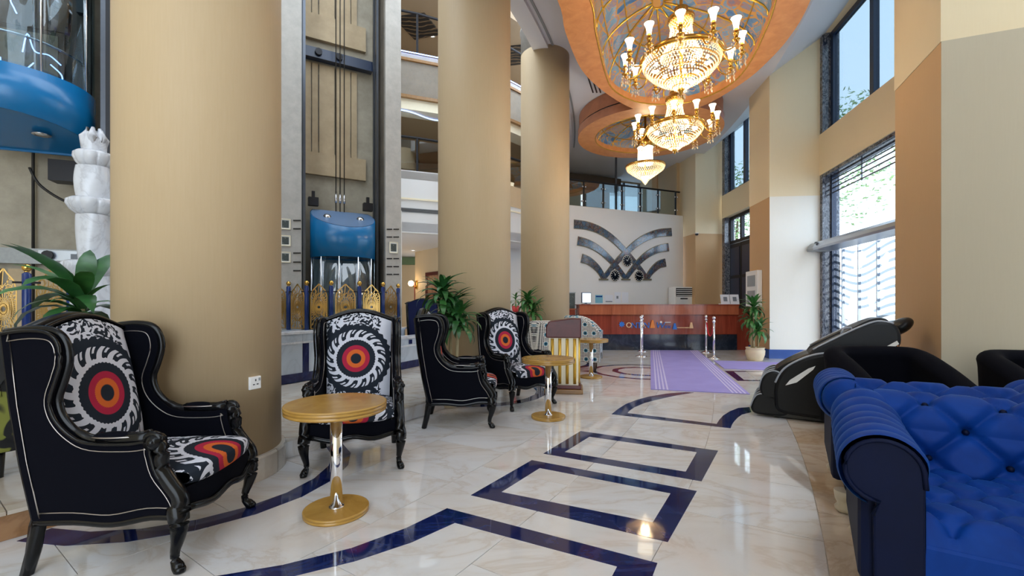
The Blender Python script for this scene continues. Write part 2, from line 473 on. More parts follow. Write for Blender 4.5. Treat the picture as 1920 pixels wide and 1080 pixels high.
def mosaic(name):
    """white / turquoise / black star tile print"""
    k = NT(name); c = k.coord(scale=(1, 1, 1)); co = k.xyz(c)
    uu = k.math('ADD', co[0], co[1]); vv = co[2]
    def cell(a, s): return k.math('SUBTRACT', k.math('FRACT', k.math('MULTIPLY', a, s)), .5)
    a, b = cell(uu, 6.5), cell(vv, 6.5)
    r = k.math('SQRT', k.math('ADD', k.math('MULTIPLY', a, a), k.math('MULTIPLY', b, b)))
    th = k.math('ARCTAN2', b, a)
    star = k.math('ADD', r, k.math('MULTIPLY', k.math('COSINE', k.math('MULTIPLY', th, 8)), .05))
    a2, b2 = cell(uu, 39.0), cell(vv, 39.0)
    dots = k.math('GREATER_THAN', k.math('ADD', k.math('ABSOLUTE', a2), k.math('ABSOLUTE', b2)), .46)
    col = k.mix(dots, srgb(40, 42, 50), srgb(226, 224, 218))
    col = k.mix(k.math('LESS_THAN', star, .27), col, srgb(224, 224, 220))
    col = k.mix(k.math('LESS_THAN', star, .22), col, srgb(30, 120, 150))
    col = k.mix(k.math('LESS_THAN', star, .12), col, srgb(30, 34, 50))
    k.set(col, .8, spec=.2)
mosaic('mosaic_fabric')

def velvet_blue(name, a, b, sh=.18):
    k = NT(name); c = k.coord(); n = k.noise(c, 5, 4, .6, .5)
    n2 = k.noise(c, 60, 3)
    k.set(k.mix(n, a, b), .6, spec=.15, **{'Sheen Weight': sh, 'Sheen Roughness': .35, 'Sheen Tint': (.1, .45, 1.0)})
    k.bump(n2, .08, .003)
velvet_blue('blue_velvet', srgb(1, 30, 96), srgb(3, 64, 152))
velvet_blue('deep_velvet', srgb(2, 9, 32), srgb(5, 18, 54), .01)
def carpet_mat():
    k = NT('purple_carpet'); c = k.coord(); n = k.noise(c, 300, 2); n2 = k.noise(c, 3, 3)
    col = k.mix(n2, srgb(152, 142, 204), srgb(170, 162, 222))
    k.set(k.mix(k.math('MULTIPLY', n, .25), col, srgb(120, 104, 160)), .95, spec=.1); k.bump(n, .3, .004)
carpet_mat()
plain('carpet_stripe', srgb(196, 188, 224), .95, var=.06, scale=200)
def leafprint():
    k = NT('leaf_print'); c = k.coord(rot=(.3, .7, .4)); n = k.noise(c, 4.5, 1.5, .4, 1.5)
    k.set(k.ramp(n, [(.0, (.004, .004, .005)), (.60, (.004, .004, .005)), (.63, srgb(120, 124, 52)), (.70, srgb(120, 124, 52)), (.72, (.004, .004, .005))]), .8)
leafprint()
def ornate():
    k = NT('ornament_black'); c = k.coord(); w = k.n('ShaderNodeTexWave', wave_type='RINGS'); k.link(c, w.inputs['Vector']); w.inputs['Scale'].default_value = 2.2; w.inputs['Distortion'].default_value = 6
    k.set(k.ramp(w.outputs['Fac'], [(.8, (.01, .01, .012)), (.9, srgb(110, 92, 70))]), .5)
ornate()
def picture():
    k = NT('picture_print'); c = k.coord(); n = k.noise(c, 14, 4, .6, 2)
    k.set(k.ramp(n, [(.3, srgb(60, 40, 30)), (.5, srgb(150, 90, 60)), (.7, srgb(190, 160, 120))]), .5)
picture()
def small_print():
    k = NT('small_print'); c = k.coord(); n = k.noise(c, 30, 3, .6, 2)
    k.set(k.ramp(n, [(.35, srgb(60, 70, 70)), (.65, srgb(190, 190, 180))], 'CONSTANT'), .5)
small_print()
# ============================================================ THE SETTING
def smesh(name, mb, mat, parent=None, **kw):
    o = mb.build(name, mat, parent, **kw)
    if parent is None: o['kind'] = 'structure'
    return o
COLS = [pol(24.92, -33.15), pol(24.92, -25.14), pol(24.92, -17.53)]
# ---- floor: slab, polar marble slabs, blue inlays
mb = MB(); mb.prism(sector(20.5, 31.2, -60, 4, 40), -.2, -.008)
floor = smesh('floor', mb, 'step_marble')
def in_view(p, m=250):
    if p.y < .9: return False
    u = CX + F * p.x / p.y
    return -m < u < 1920 + m and p.y > 1.25
NR, A_STEP = 8, 1.5
r0, r1 = 25.15, 30.75
g = .0018
for i in range(NR):
    ra, rb = lerp(r0, r1, i / NR), lerp(r0, r1, (i + 1) / NR)
    for j in range(31):
        a0 = -47.1 + j * A_STEP + (A_STEP / 2 if i % 2 else 0); a1 = a0 + A_STEP
        if not any(in_view(pol(r, a)) for r in (ra, rb) for a in (a0, a1)): continue
        ga = math.degrees(g / 28)
        mb = MB(); mb.prism(sector(ra + g, rb - g, a0 + ga, a1 - ga, 1), -.012, 0)
        cpt = pol((ra + rb) / 2, (a0 + a1) / 2); mb.build('floor_tile', 'floor_marble_warm' if ra > 28.1 and cpt.y < 4.9 else 'floor_marble', floor)
def inlay_strip(ea, eb, parent=None, z=.0015, n=1, name='inlay_piece', mat='blue_marble'):
    """ea, eb: matching edge points; each quad between is one stone piece"""
    for i in range(len(ea) - 1):
        q = [ea[i], ea[i + 1], eb[i + 1], eb[i]]
        c = sum((Vector(p) for p in q), Vector((0, 0))) / 4
        q = [c + (Vector(p) - c) * .997 for p in q]
        MB().prism(q, -.004, z).build(name, mat, parent or floor)
def Z3(pts): return [floor_pt(800 + a / 2.842, 700 + b / 2.842) for a, b in pts]
def frame(o, i):
    o, i = Z3(o), Z3(i); n = len(o)
    for k in range(n):
        a, b = o[k], o[(k + 1) % n]; c, d = i[k], i[(k + 1) % n]
        m = 2
        inlay_strip([a.lerp(b, t / m) for t in range(m + 1)], [c.lerp(d, t / m) for t in range(m + 1)])
frame([(622, 428), (820, 308), (1553, 413), (1465, 576)], [(735, 420), (868, 338), (1440, 420), (1380, 525)])
frame([(235, 650), (560, 463), (1440, 628), (1285, 900)], [(398, 633), (603, 505), (1300, 640), (1205, 795)])
# near figure: curved strip, radial strip, return strip
o3 = [floor_pt(*p) for p in ((230, 1108), (404, 1081), (575, 1052), (680, 1022), (760, 991), (838.7, 953))]
i3 = [floor_pt(*p) for p in ((240, 1145), (410, 1110), (590, 1073), (690, 1046), (770, 1018), (853, 980.5))]
inlay_strip([Vector(p) for p in resample(o3, 6, False)], [Vector(p) for p in resample(i3, 6, False)])
oa, ob = Z3([(110, 720), (1230, 1012)]); ia, ib = Z3([(150, 797), (1015, 1030)])
inlay_strip([oa.lerp(ob, t / 4) for t in range(5)], [ia.lerp(ib, t / 4) for t in range(5)])
d = (ob - oa).normalized(); back = Vector((d.y, -d.x))
if back.y > 0: back = -back
inlay_strip([ob, ob + back * .9], [ib, ib + back * .9])
# arched figure by the runner
out = Z3([(985, 218), (1020, 190), (1060, 165), (1115, 143), (1180, 125), (1280, 108), (1380, 100)])
inn = Z3([(1070, 212), (1085, 196), (1110, 180), (1162, 158), (1230, 140), (1330, 118), (1425, 103)])
inlay_strip(out, inn)
a, b = Z3([(985, 218), (1620, 293)]); c, e = Z3([(1070, 212), (1545, 270)])
inlay_strip([a.lerp(b, t / 3) for t in range(4)], [c.lerp(e, t / 3) for t in range(4)])
inlay_strip(Z3([(1545, 270), (1560, 247), (1580, 225), (1615, 203), (1660, 185), (1720, 180)]), Z3([(1620, 293), (1628, 272), (1640, 255), (1658, 236), (1680, 220), (1730, 207)]))
# frame beyond the runner
def pxf(pts): return [floor_pt(*p) for p in pts]
fo = pxf([(1358.5, 695.6), (1383, 714), (1462, 715), (1446, 696.2)]); fi = pxf([(1376, 697), (1395, 712.5), (1452, 713.2), (1440, 697.6)])
for k in range(4): inlay_strip([fo[k], fo[(k + 1) % 4]], [fi[k], fi[(k + 1) % 4]])
# concentric circles left of the runner
cc = Vector((2.35, 8.15))
def ringpts(c, r, a0, a1, n): return [c + r * Vector((math.cos(R(lerp(a0, a1, k / n))), math.sin(R(lerp(a0, a1, k / n))))) for k in range(n + 1)]
inlay_strip(ringpts(cc, .93, 0, 360, 16), ringpts(cc, .84, 0, 360, 16))
inlay_strip(ringpts(cc, .55, 0, 360, 12), ringpts(cc, .44, 0, 360, 12))
inlay_strip([cc + Vector((-1.1, .02)), cc + Vector((-.93, .10))], [cc + Vector((-1.1, .0)), cc + Vector((-.93, -.10))])
# blue rings round the columns (lobby half only)
for c in COLS:
    ang = math.degrees(math.atan2(c.y - AC.y, c.x - AC.x))
    inlay_strip(ringpts(c, 1.0, ang - 74, ang + 74, 9), ringpts(c, .86, ang - 74, ang + 74, 9))
# ---- raised platform under the lifts
mb = MB(); mb.prism(sector(20.6, 25.15, -60, -8, 36), .0, .135)
plat = smesh('platform', mb, 'step_marble')
for i, (ra, rb) in enumerate(((22.9, 23.65), (23.65, 24.4), (24.4, 25.17))):
    for j in range(14):
        a0 = -45 + j * 2.4 + (1.2 if i % 2 else 0)
        mb = MB(); mb.prism(sector(ra + g, rb - g, a0 + .006, a0 + 2.394, 2), .13, .15); mb.build('platform_tile', 'step_marble', plat)
for j in range(16):
    a0 = -45 + j * 2.2
    mb = MB(); mb.prism(sector(25.12, 25.16, a0 + .004, a0 + 2.196, 2), .001, .13); mb.build('riser_slab', 'brown_marble' if a0 < -35 else 'floor_marble', plat)
# ---- round columns
for i, c in enumerate(COLS):
    st = struct_empty('column', (c.x, c.y, 0))
    MB().lathe([(.5, .0), (.5, 6.3)], seg=64).build('shaft', 'column_paper', st)
    MB().lathe([(.5, 6.3), (.5, 6.75), (.52, 6.77), (.52, 6.82), (.5, 6.84), (.5, 7.9), (.52, 7.92), (.52, 7.97), (.5, 8), (.5, 12)], seg=64).build('upper_shaft', 'grey_stone', st)
    for k in range(12):
        a0, a1 = R(30 * k + .2), R(30 * k + 29.8)
        MB().lathe([(.49, 0), (.535, 0), (.535, .15), (.525, .165), (.49, .165)], seg=4, a0=a0, a1=a1, smooth=False).build('base_stone', 'step_marble', st)
# ---- lobby ceiling and its curved edge, sloped part above the windows
mb = MB(); mb.prism(sector(24.92, 29.62, -55, 9, 60), 6.3, 6.5)
ceil = smesh('ceiling', mb, 'white_ceiling')
MB().prism(sector(24.80, 25.10, -55, -5, 50), 6.22, 6.62).build('edge_moulding', 'white_ceiling', ceil)
MB().prism(sector(25.16, 25.2, -55, -5, 50), 6.28, 6.31).build('shadow_bead', 'grey_plastic', ceil)
mb = MB()
n = 50; A = [lerp(-27.5, 3, k / n) for k in range(n + 1)]
mb.add([pol(29.60, a, 6.3) for a in A] + [pol(30.95, a, 7.28) for a in A] + [pol(29.60, a, 6.5) for a in A] + [pol(30.95, a, 7.45) for a in A],
       [f for k in range(n) for f in ((k, k + 1, n + 2 + k, n + 1 + k), (2 * n + 2 + k, 3 * n + 3 + k, 3 * n + 4 + k, 2 * n + 3 + k))])
mb.build('sloped_soffit', 'white_ceiling', ceil)
# slots of the air diffusers in the ceiling
dif = thing('air_diffuser', 'black linear slots in the white ceiling beside the oval wood soffit', 'vent', (0, 0, 6.3))
for k in range(3):
    a, b = Vector((1.62 + .09 * k, 9.9)), Vector((1.95 + .09 * k, 10.9))
    MB().bar((a.x, a.y, -.007), (b.x, b.y, -.007), .03, .012).build('slot', 'black_paint', dif)

# ---- window pillars of the curved front
PIL = [((3.92, 4.14), (4.31, 5.10), 1.75), ((5.74, 10.10), (5.87, 11.2), 1.05), ((6.19, 15.3), (6.05, 16.4), 1.05)]
for i, (A_, B_, dep) in enumerate(PIL):
    A_, B_ = Vector(A_), Vector(B_); d = (B_ - A_).normalized(); nrm = Vector((d.y, -d.x))
    poly = [A_, A_ + nrm * dep, B_ + nrm * dep, B_]
    st = struct_empty('wall_pillar')
    MB().prism(poly, 0, 3.6).build('lower_facing', 'pillar_tan', st)
    if i < 2: MB().prism([A_ - d * .008 - nrm * .002, A_ + nrm * dep - d * .008, A_ + nrm * dep, A_ - nrm * .002], .2, 3.6).build('side_facing', ('pillar_shade_tone', 'pillar_lit_tone')[i], st)  # shaded and window-lit tones painted onto the pillar sides
    e = .006; big = [A_ - d * e - nrm * e, A_ + nrm * dep - d * e, B_ + nrm * dep + d * e, B_ + d * e - nrm * e]
    MB().prism(big, 3.6, 7.25).build('upper_facing', 'pillar_cream', st)
    e = .02; big = [A_ - d * e - nrm * e, A_ + nrm * dep - d * e, B_ + nrm * dep + d * e, B_ + d * e - nrm * e]
    MB().prism(big, 0, .2).build('skirting', 'blue_trim', st)
# ---- window bays (local x along the wall towards the viewer, y outwards)
def bay(p0, p1):
    p0, p1 = Vector(p0), Vector(p1); d = p1 - p0
    return (p0.x, p0.y, 0), math.atan2(d.y, d.x), d.length
def lb(x0, x1, y0, y1, z0, z1): 
    return MB().box(((x0 + x1) / 2, (y0 + y1) / 2, (z0 + z1) / 2), (x1 - x0, y1 - y0, z1 - z0))
def place_local(o, loc, rz): o.location = loc; o.rotation_euler = (0, 0, rz); return o
WINN = [0]
def window_unit(loc, rz, x0, x1, z0, z1, mull, fw=.07, mat='navy_frame', dep=(.18, .27), gl='window_glass', name=None):
    WINN[0] += 1
    st = struct_empty(name or 'window_%d' % WINN[0], loc); st.rotation_euler = (0, 0, rz)
    y0, y1 = dep
    mb = MB()
    for a, b, c, d in ((x0, x1, z0, z0 + fw), (x0, x1, z1 - fw, z1), (x0, x0 + fw, z0 + fw, z1 - fw), (x1 - fw, x1, z0 + fw, z1 - fw)):
        mb.box(((a + b) / 2, (y0 + y1) / 2, (c + d) / 2), (b - a, y1 - y0, d - c))
    mb.build('window_frame', mat, st)
    xs = [x0 + fw] + list(mull) + [x1 - fw]
    for m in mull: lb(m - fw * .6, m + fw * .6, y0 - .01, y1, z0 + fw, z1 - fw).build('mullion', mat, st)
    for a, b in zip(xs[:-1], xs[1:]): lb(a, b, (y0 + y1) / 2 - .005, (y0 + y1) / 2 + .005, z0 + fw, z1 - fw).build('pane', gl, st)
    return st
def wave_glass():
    k = NT('wave_glass'); out = k.t.nodes['Material Output']; co = k.xyz(k.coord())
    x, z = co[0], co[2]
    c = k.math('MULTIPLY', k.math('COSINE', k.math('MULTIPLY', k.math('SUBTRACT', x, 1.15), 2.6)), -.11)
    s = k.math('FRACT', k.math('MULTIPLY', k.math('SUBTRACT', z, c), 6.5))
    on = k.math('LESS_THAN', s, .36)
    nb = k.noise(k.coord(scale=(1, .1, 1)), 1.6, 1)
    on = k.math('MULTIPLY', on, k.math('GREATER_THAN', nb, .44))
    tr = k.n('ShaderNodeBsdfTransparent'); tr.inputs[0].default_value = (.96, .98, 1, 1)
    df = k.n('ShaderNodeBsdfTransparent'); df.inputs[0].default_value = (.42, .46, .50, 1)
    gl = k.n('ShaderNodeBsdfGlossy'); gl.inputs['Roughness'].default_value = 0
    m1 = k.n('ShaderNodeMixShader'); k.link(on, m1.inputs[0]); k.link(tr.outputs[0], m1.inputs[1]); k.link(df.outputs[0], m1.inputs[2])
    m2 = k.n('ShaderNodeMixShader'); m2.inputs[0].default_value = .05; k.link(m1.outputs[0], m2.inputs[1]); k.link(gl.outputs[0], m2.inputs[2])
    k.link(m2.outputs[0], out.inputs[0])
wave_glass()
# entrance bay
loc1, rz1, L1 = bay((6.76, 10.0), (5.66, 4.6))
def wl(mb, name, mat, loc, rz, parent=None):
    o = mb.build(name, mat, parent); o.location = loc; o.rotation_euler = (0, 0, rz)
    if parent is None: o['kind'] = 'structure'
    return o
wl(lb(0, L1, 0, .35, 4.03, 4.92), 'wall_spandrel', 'pillar_cream', loc1, rz1)
wl(lb(0, L1, 0, .35, 7.1, 7.5), 'wall_lintel', 'pillar_cream', loc1, rz1)
wl(lb(0, .14, .02, .35, 4.92, 7.1), 'trim_1', 'dark_marble', loc1, rz1)
wl(lb(0, .14, .02, .35, 0, 4.03), 'trim_2', 'dark_marble', loc1, rz1)
wl(lb(.14, L1, .03, .3, 3.97, 4.03), 'trim_3', 'dark_marble', loc1, rz1)
window_unit(loc1, rz1, .14, L1 - .1, 4.92, 7.1, (1.69, 3.25), .10, gl='tinted_glass')
w = window_unit(loc1, rz1, .14, L1 - .1, 2.56, 4.0, (2.5, 3.6), .05, 'navy_frame')
for zz in (3.88, 3.80, 3.70, 3.60): lb(.2, 2.5, .19, .21, zz, zz + .022).build('glazing_bar', 'dark_steel', w)
for xx in (.42, 1.3): lb(xx, xx + .02, .19, .21, 3.58, 3.95).build('glazing_bar', 'dark_steel', w)
lb(2.44, 2.56, .14, .18, 2.5, 3.98).build('brass_post', 'brass', w)
# sliding glass doors
dr = struct_empty('door_1', loc1); dr.rotation_euler = (0, 0, rz1)
xs = [.2, .56, 1.17, 1.79, 2.5, 3.4, 4.3]
for a, b in zip(xs[:-1], xs[1:]): lb(a + .006, b - .006, .22, .232, .02, 2.36).build('door_pane', 'wave_glass', dr)
for q in xs[1:]: lb(q - .012, q + .012, .20, .25, .0, 2.36).build('door_stile', 'aluminium' if q != 2.5 else 'brass', dr)
lb(2.44, 2.56, .15, .2, 0, 2.4).build('brass_post', 'brass', dr)
lb(.14, .2, .18, .27, 0, 2.4).build('door_jamb', 'navy_frame', dr)
# door operator: box with curved front
op = thing('door_operator', 'long grey metal automatic door operator box above the sliding glass doors', 'door operator', loc1, rz1)
pr = [(-.30, 2.40), (-.28, 2.36), (.12, 2.34), (.12, 2.56), (-.10, 2.56), (-.20, 2.53), (-.27, 2.47)]
def xprism(mb, pr, x0, x1):
    n = len(pr); return mb.add([(x0, *p) for p in pr] + [(x1, *p) for p in pr], [tuple(range(n)), tuple(range(2 * n - 1, n - 1, -1))] + [(i, (i + 1) % n, n + (i + 1) % n, n + i) for i in range(n)])
xprism(MB(), pr, .45, 4.9).build('housing', 'aluminium', op)
xprism(MB(), [(y * .9, z) for y, z in pr], .08, .40).build('end_housing', 'grey_plastic', op)
lb(.40, .45, -.24, .1, 2.37, 2.53).build('joint', 'black_paint', op)
MB().ball((.62, -.27, 2.46), .035).build('sensor', 'dark_steel', op)
# far bay with the dark doors
loc2, rz2, L2 = bay((7.10, 15.36), (6.88, 11.1))
wl(lb(0, L2, 0, .35, 4.1, 4.86), 'wall_spandrel', 'pillar_cream', loc2, rz2)
wl(lb(0, L2, 0, .35, 7.1, 7.5), 'wall_lintel', 'pillar_cream', loc2, rz2)
wl(lb(0, .2, .02, .35, 4.86, 7.1), 'trim_4', 'dark_marble', loc2, rz2)
wl(lb(0, .2, .02, .35, 0, 4.1), 'trim_5', 'dark_marble', loc2, rz2)
window_unit(loc2, rz2, .2, L2, 4.86, 7.1, (1.3, 2.6), .12, gl='tinted_glass')
window_unit(loc2, rz2, .2, L2, 3.2, 4.1, (1.05, 2.0, 3.0), .1, 'black_iron')
dr2 = struct_empty('door_2', loc2); dr2.rotation_euler = (0, 0, rz2)
for a, b in ((.22, 1.05), (1.05, 2.0), (2.0, 3.0), (3.0, L2)):
    leafo = lb(a + .01, b - .01, .18, .24, .01, 3.18).build('door_leaf', 'black_iron', dr2)
    for q in range(3): lb(a + .1, b - .1, .165, .18, .15 + q * 1.0, 1.05 + q * 1.0).build('door_panel', 'navy_frame', leafo)
# unseen walls, near bay and atrium roof, added to cut stray light
smesh('wall_left_light_block', MB().prism(sector(20.3, 20.5, -52, -29, 12), 0, 9.4), 'grey_stone')
smesh('wall_rear_light_block', MB().prism(sector(20.4, 31.0, -52.2, -52, 1), 0, 9.4), 'pillar_cream')
for k in range(6):
    a0 = -40 + k * 2.3
    smesh('window_near_%d' % (k + 1), MB().prism(sector(31.29, 31.31, a0 + .12, a0 + 2.18, 2), 4.9, 7.1), 'tinted_glass')
    smesh('trim_%d' % (20 + k), MB().prism(sector(31.22, 31.38, a0 - .12, a0 + .12, 1), 4.9, 7.1), 'navy_frame')
smesh('ceiling_light_block', MB().prism(sector(20.3, 24.9, -52.2, -36, 12), 9.4, 9.6), 'grey_stone')  # partial roof out of view, added to darken the nearest column's left
smesh('wall_left_far', MB().prism([(-8.2, 8.6), (-8, 8.6), (-8, 20), (-8.2, 20)], 0, 9.4), 'beige_wall')
smesh('wall_near_light_block', MB().prism(sector(31.2, 31.4, -40, -26.0, 6), 0, 4.9), 'pillar_cream')  # bay closed out of view, added to keep the near pillar's side dim
smesh('wall_near_lintel', MB().prism(sector(31.2, 31.4, -40, -26.0, 6), 7.1, 7.5), 'pillar_cream')
# outside: pavement, trees
smesh('ground', MB().prism([(5.3, -12), (60, -12), (60, 60), (7.5, 60), (7.5, 16), (7.2, 10.5)], -.25, -.21), 'asphalt')
def tree(x, y, h, rad, label, seed):
    rnd = random.Random(seed)
    t = thing('street_tree', label, 'tree', (x, y, -.21))
    MB().tube([(0, 0, 0), (.1, 0, h * .3), (.0, .15, h * .6), (.1, .1, h * .8)], [.16, .12, .09, .04], 8).build('trunk', 'bark', t)
    mb = MB()
    for k in range(2600):
        v = Vector((rnd.gauss(0, 1), rnd.gauss(0, 1), rnd.gauss(0, 1))).normalized() * rad * rnd.random() ** .4
        p = Vector((0, 0, h * .75)) + Vector((v.x, v.y, v.z * 1.1)); s = .12
        e1 = Vector((rnd.gauss(0, 1), rnd.gauss(0, 1), rnd.gauss(0, 1))).normalized() * s; e2 = e1.orthogonal().normalized() * s * .5
        mb.add([p - e1, p + e2, p + e1, p - e2], [(0, 1, 2, 3)])
    tag(mb.build('foliage', 'tree_leaf', t), kind='stuff')
tree(14.6, 20.5, 10.5, 2.8, 'street tree with pale green leaves outside the tall window over the entrance', 1)
tree(13.2, 26.5, 9.0, 2.8, 'street tree behind the dark doors, seen through the far narrow window', 2)

# ---- back wall with the gallery above it
BW0, BW1 = Vector((-.35, 13.43)), Vector((6.06, 16.05))
bwd = (BW1 - BW0).normalized(); bwn = Vector((-bwd.y, bwd.x))      # bwn points away from the lobby
def bw(s, off=0): return BW0 + bwd * s + bwn * off
LB = (BW1 - BW0).length
smesh('wall_back', MB().prism([bw(0), bw(LB), bw(LB, .25), bw(0, .25)], 0, 4.34), 'white_wall')
smesh('wall_upstand', MB().prism([bw(0, .02), bw(1.45, .02), bw(1.45, .3), bw(0, .3)], 4.34, 4.75), 'beige_wall')
GD = 3.0                                          # depth of the gallery
def s_at(u, off):
    p = plane_pt(u, 300, bw(0, off), bw(LB, off)); return (Vector((p.x, p.y)) - bw(0, off)).dot(bwd)
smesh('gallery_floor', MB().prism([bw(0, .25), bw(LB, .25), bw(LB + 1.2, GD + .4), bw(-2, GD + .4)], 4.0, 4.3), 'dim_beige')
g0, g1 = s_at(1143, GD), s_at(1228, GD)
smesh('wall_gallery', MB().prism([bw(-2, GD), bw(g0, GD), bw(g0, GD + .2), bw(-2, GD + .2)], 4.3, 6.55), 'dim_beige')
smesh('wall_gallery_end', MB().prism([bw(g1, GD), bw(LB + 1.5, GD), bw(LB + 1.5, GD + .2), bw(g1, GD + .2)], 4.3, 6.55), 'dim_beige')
smesh('wall_gallery_side', MB().prism([bw(LB - .02, .3), bw(LB + .2, .3), bw(LB + .8, GD), bw(LB + .5, GD)], 4.3, 6.55), 'beige_wall')
smesh('wall_bulkhead', MB().prism([bw(.5, GD - .5), bw(g0 + .2, GD - .5), bw(g0 + .2, GD), bw(.5, GD)], 5.75, 6.2), 'dark_brown')
smesh('gallery_ceiling', MB().prism([bw(-2, .0), bw(LB + 1, .0), bw(LB + 1, GD + .4), bw(-2, GD + .4)], 6.55, 6.65), 'white_ceiling')
# glazed screen at the back of the gallery
gs = struct_empty('window_gallery', (*bw(g0, GD + .1), 4.3)); gs.rotation_euler = (0, 0, math.atan2(bwd.y, bwd.x)); gw = g1 - g0
lb(0, gw, -.04, .04, 0, .08).build('window_frame', 'dark_steel', gs); lb(0, gw, -.04, .04, 1.95, 2.25).build('window_frame', 'dim_beige', gs)
for k in range(4): lb(k * gw / 3 - .03, k * gw / 3 + .03, -.05, .05, .08, 1.95).build('mullion', 'dark_steel', gs)
for k in range(3): lb(k * gw / 3 + .03, (k + 1) * gw / 3 - .03, -.005, .005, .08, 1.95).build('pane', 'tinted_glass', gs)
for u in (1232, 1250):
    q = s_at(u, 1.6); smesh('gallery_column', MB().prism([bw(q, 1.6), bw(q + .26, 1.6), bw(q + .26, 1.9), bw(q, 1.9)], 4.3, 6.55), 'pillar_tan')
smesh('trim_6', MB().prism([bw(.6, 2.0), bw(3.0, 2.0), bw(3.0, 2.3), bw(.6, 2.3)], 6.2, 6.52), 'teal_trim')
def dl(x, y, z, label):
    t = thing('downlight', label, 'light', (x, y, z))
    MB().lathe([(.05, -.012), (.085, -.012), (.085, 0), (.05, 0)], seg=16, cap=False).build('trim_ring', 'white_plastic', t)
    MB().lathe([(.0, -.006), (.05, -.006), (.05, 0)], seg=16).build('lamp', 'down_light', t)
p = bw(3.4, 1.5); dl(p.x, p.y, 6.55, 'round ceiling downlight glowing above the gallery over the reception wall')
# glass balustrade of the gallery
bal = thing('glass_balustrade', 'glass balustrade with dark posts on the gallery above the reception wall', 'railing', (0, 0, 4.34))
def b3(s, off, z): p = bw(s, off); return (p.x, p.y, z)
MB().tube([b3(1.2, .12, .86), b3(LB - .05, .12, .86)], .028, 8).build('handrail', 'black_iron', bal)
posts = [plane_pt(u, 360, BW0, BW1) for u in (1062, 1098, 1135, 1170, 1205, 1238, 1271)]
ss = [(Vector((p.x, p.y)) - BW0).length for p in posts]
for s in ss:
    po = MB().bar(b3(s, .12, 0), b3(s, .12, .86), .035, .05).build('post', 'black_iron', bal)
    mb = MB()
    for zz in (.2, .66):
        for q in (-.05, .05): MB().ball(b3(s + q, .09, zz), .028, 8, 6).build('glass_clamp', 'chrome', po)
for a, b in zip(ss[:-1], ss[1:]):
    MB().bar(b3(a + .04, .12, .43), b3(b - .04, .12, .43), .012, .78).build('glass_panel', 'rail_glass', bal)
# tall slim mullion standing by the balustrade
smesh('trim_7', MB().bar(b3(ss[3], .45, 4.34), b3(ss[3], .45, 6.55), .06, .06), 'dark_steel')

# ---- galleries round the atrium on the left
PATH = [Vector(p) for p in ((-5.4, 9.5), (-4.0, 9.9), (-2.57, 10.4), (-1.74, 10.72), (-1.0, 11.05), (-.36, 11.5), (.11, 12.0), (.75, 12.75), (1.5, 13.95))]
def offs(path, o):
    out = []
    for i, p in enumerate(path):
        t = (path[min(i + 1, len(path) - 1)] - path[max(i - 1, 0)]).normalized(); out.append(p + Vector((-t.y, t.x)) * o)
    return out
def ribbon(mb, path, o0, o1, z0, z1):
    a, b = offs(path, o0), offs(path, o1)
    for i in range(len(path) - 1): mb.prism([a[i], a[i + 1], b[i + 1], b[i]], z0, z1)
    return mb
smesh('wall_mezzanine', ribbon(MB(), PATH, 0, .25, 2.86, 4.3), 'white_wall')
smesh('mezzanine_floor', MB().prism(PATH + [Vector((1.5, 20)), Vector((-8, 20)), Vector((-8, 9))], 2.88, 3.1), 'white_ceiling')
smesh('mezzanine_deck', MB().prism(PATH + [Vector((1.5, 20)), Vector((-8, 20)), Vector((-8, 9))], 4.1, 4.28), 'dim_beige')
smesh('wall_mezzanine_band', ribbon(MB(), PATH[5:], -.012, 0, 3.76, 4.3), 'beige_wall')
smesh('trim_8', ribbon(MB(), PATH, -.03, .0, 3.62, 3.66), 'cream_paint')
gr = thing('air_grille', 'long narrow metal air grille in the white mezzanine front', 'vent')
ribbon(MB(), PATH[1:5], -.012, 0, 3.33, 3.43).build('frame', 'grey_plastic', gr)
for q in range(3): ribbon(MB(), PATH[1:5], -.02, -.012, 3.345 + .027 * q, 3.36 + .027 * q).build('louvre', 'dark_steel', gr)
smesh('wall_upper_gallery', ribbon(MB(), PATH, 0, .4, 5.95, 7.0), 'grey_stone')
smesh('trim_9', ribbon(MB(), PATH, -.05, 0, 6.82, 6.88), 'gold_wood')
smesh('trim_10', ribbon(MB(), PATH, -.08, 0, 5.95, 6.02), 'gold_wood')
smesh('trim_11', ribbon(MB(), PATH, .02, .5, 5.72, 5.95), 'cream_paint')
smesh('upper_deck', MB().prism(PATH + [Vector((1.5, 20)), Vector((-8, 20)), Vector((-8, 9))], 6.0, 6.9), 'beige_wall')
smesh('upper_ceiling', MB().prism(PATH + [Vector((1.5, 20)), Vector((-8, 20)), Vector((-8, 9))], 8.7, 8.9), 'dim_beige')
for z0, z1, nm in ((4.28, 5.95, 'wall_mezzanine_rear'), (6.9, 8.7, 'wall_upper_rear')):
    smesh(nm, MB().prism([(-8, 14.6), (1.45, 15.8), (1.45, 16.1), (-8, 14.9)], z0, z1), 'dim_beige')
neon = thing('neon_tube', 'glowing blue-white neon line along the top of the stone gallery front', 'neon light')
MB().tube([Vector((p.x, p.y, 7.02)) for p in offs(PATH, -.03)], .012, 8).build('tube', 'neon', neon)
neon = thing('neon_tube', 'wavy pale blue neon line under the stone gallery, above the mezzanine', 'neon light')
pts = [Vector((p.x, p.y, 5.708)) for k, p in enumerate(spline([tuple(q) for k, o_ in enumerate((.08, .4, .1, .4, .12, .4)) for q in [offs(PATH, o_)[k]]], 6))]
MB().tube(pts, .008, 6).build('tube', 'neon', neon)
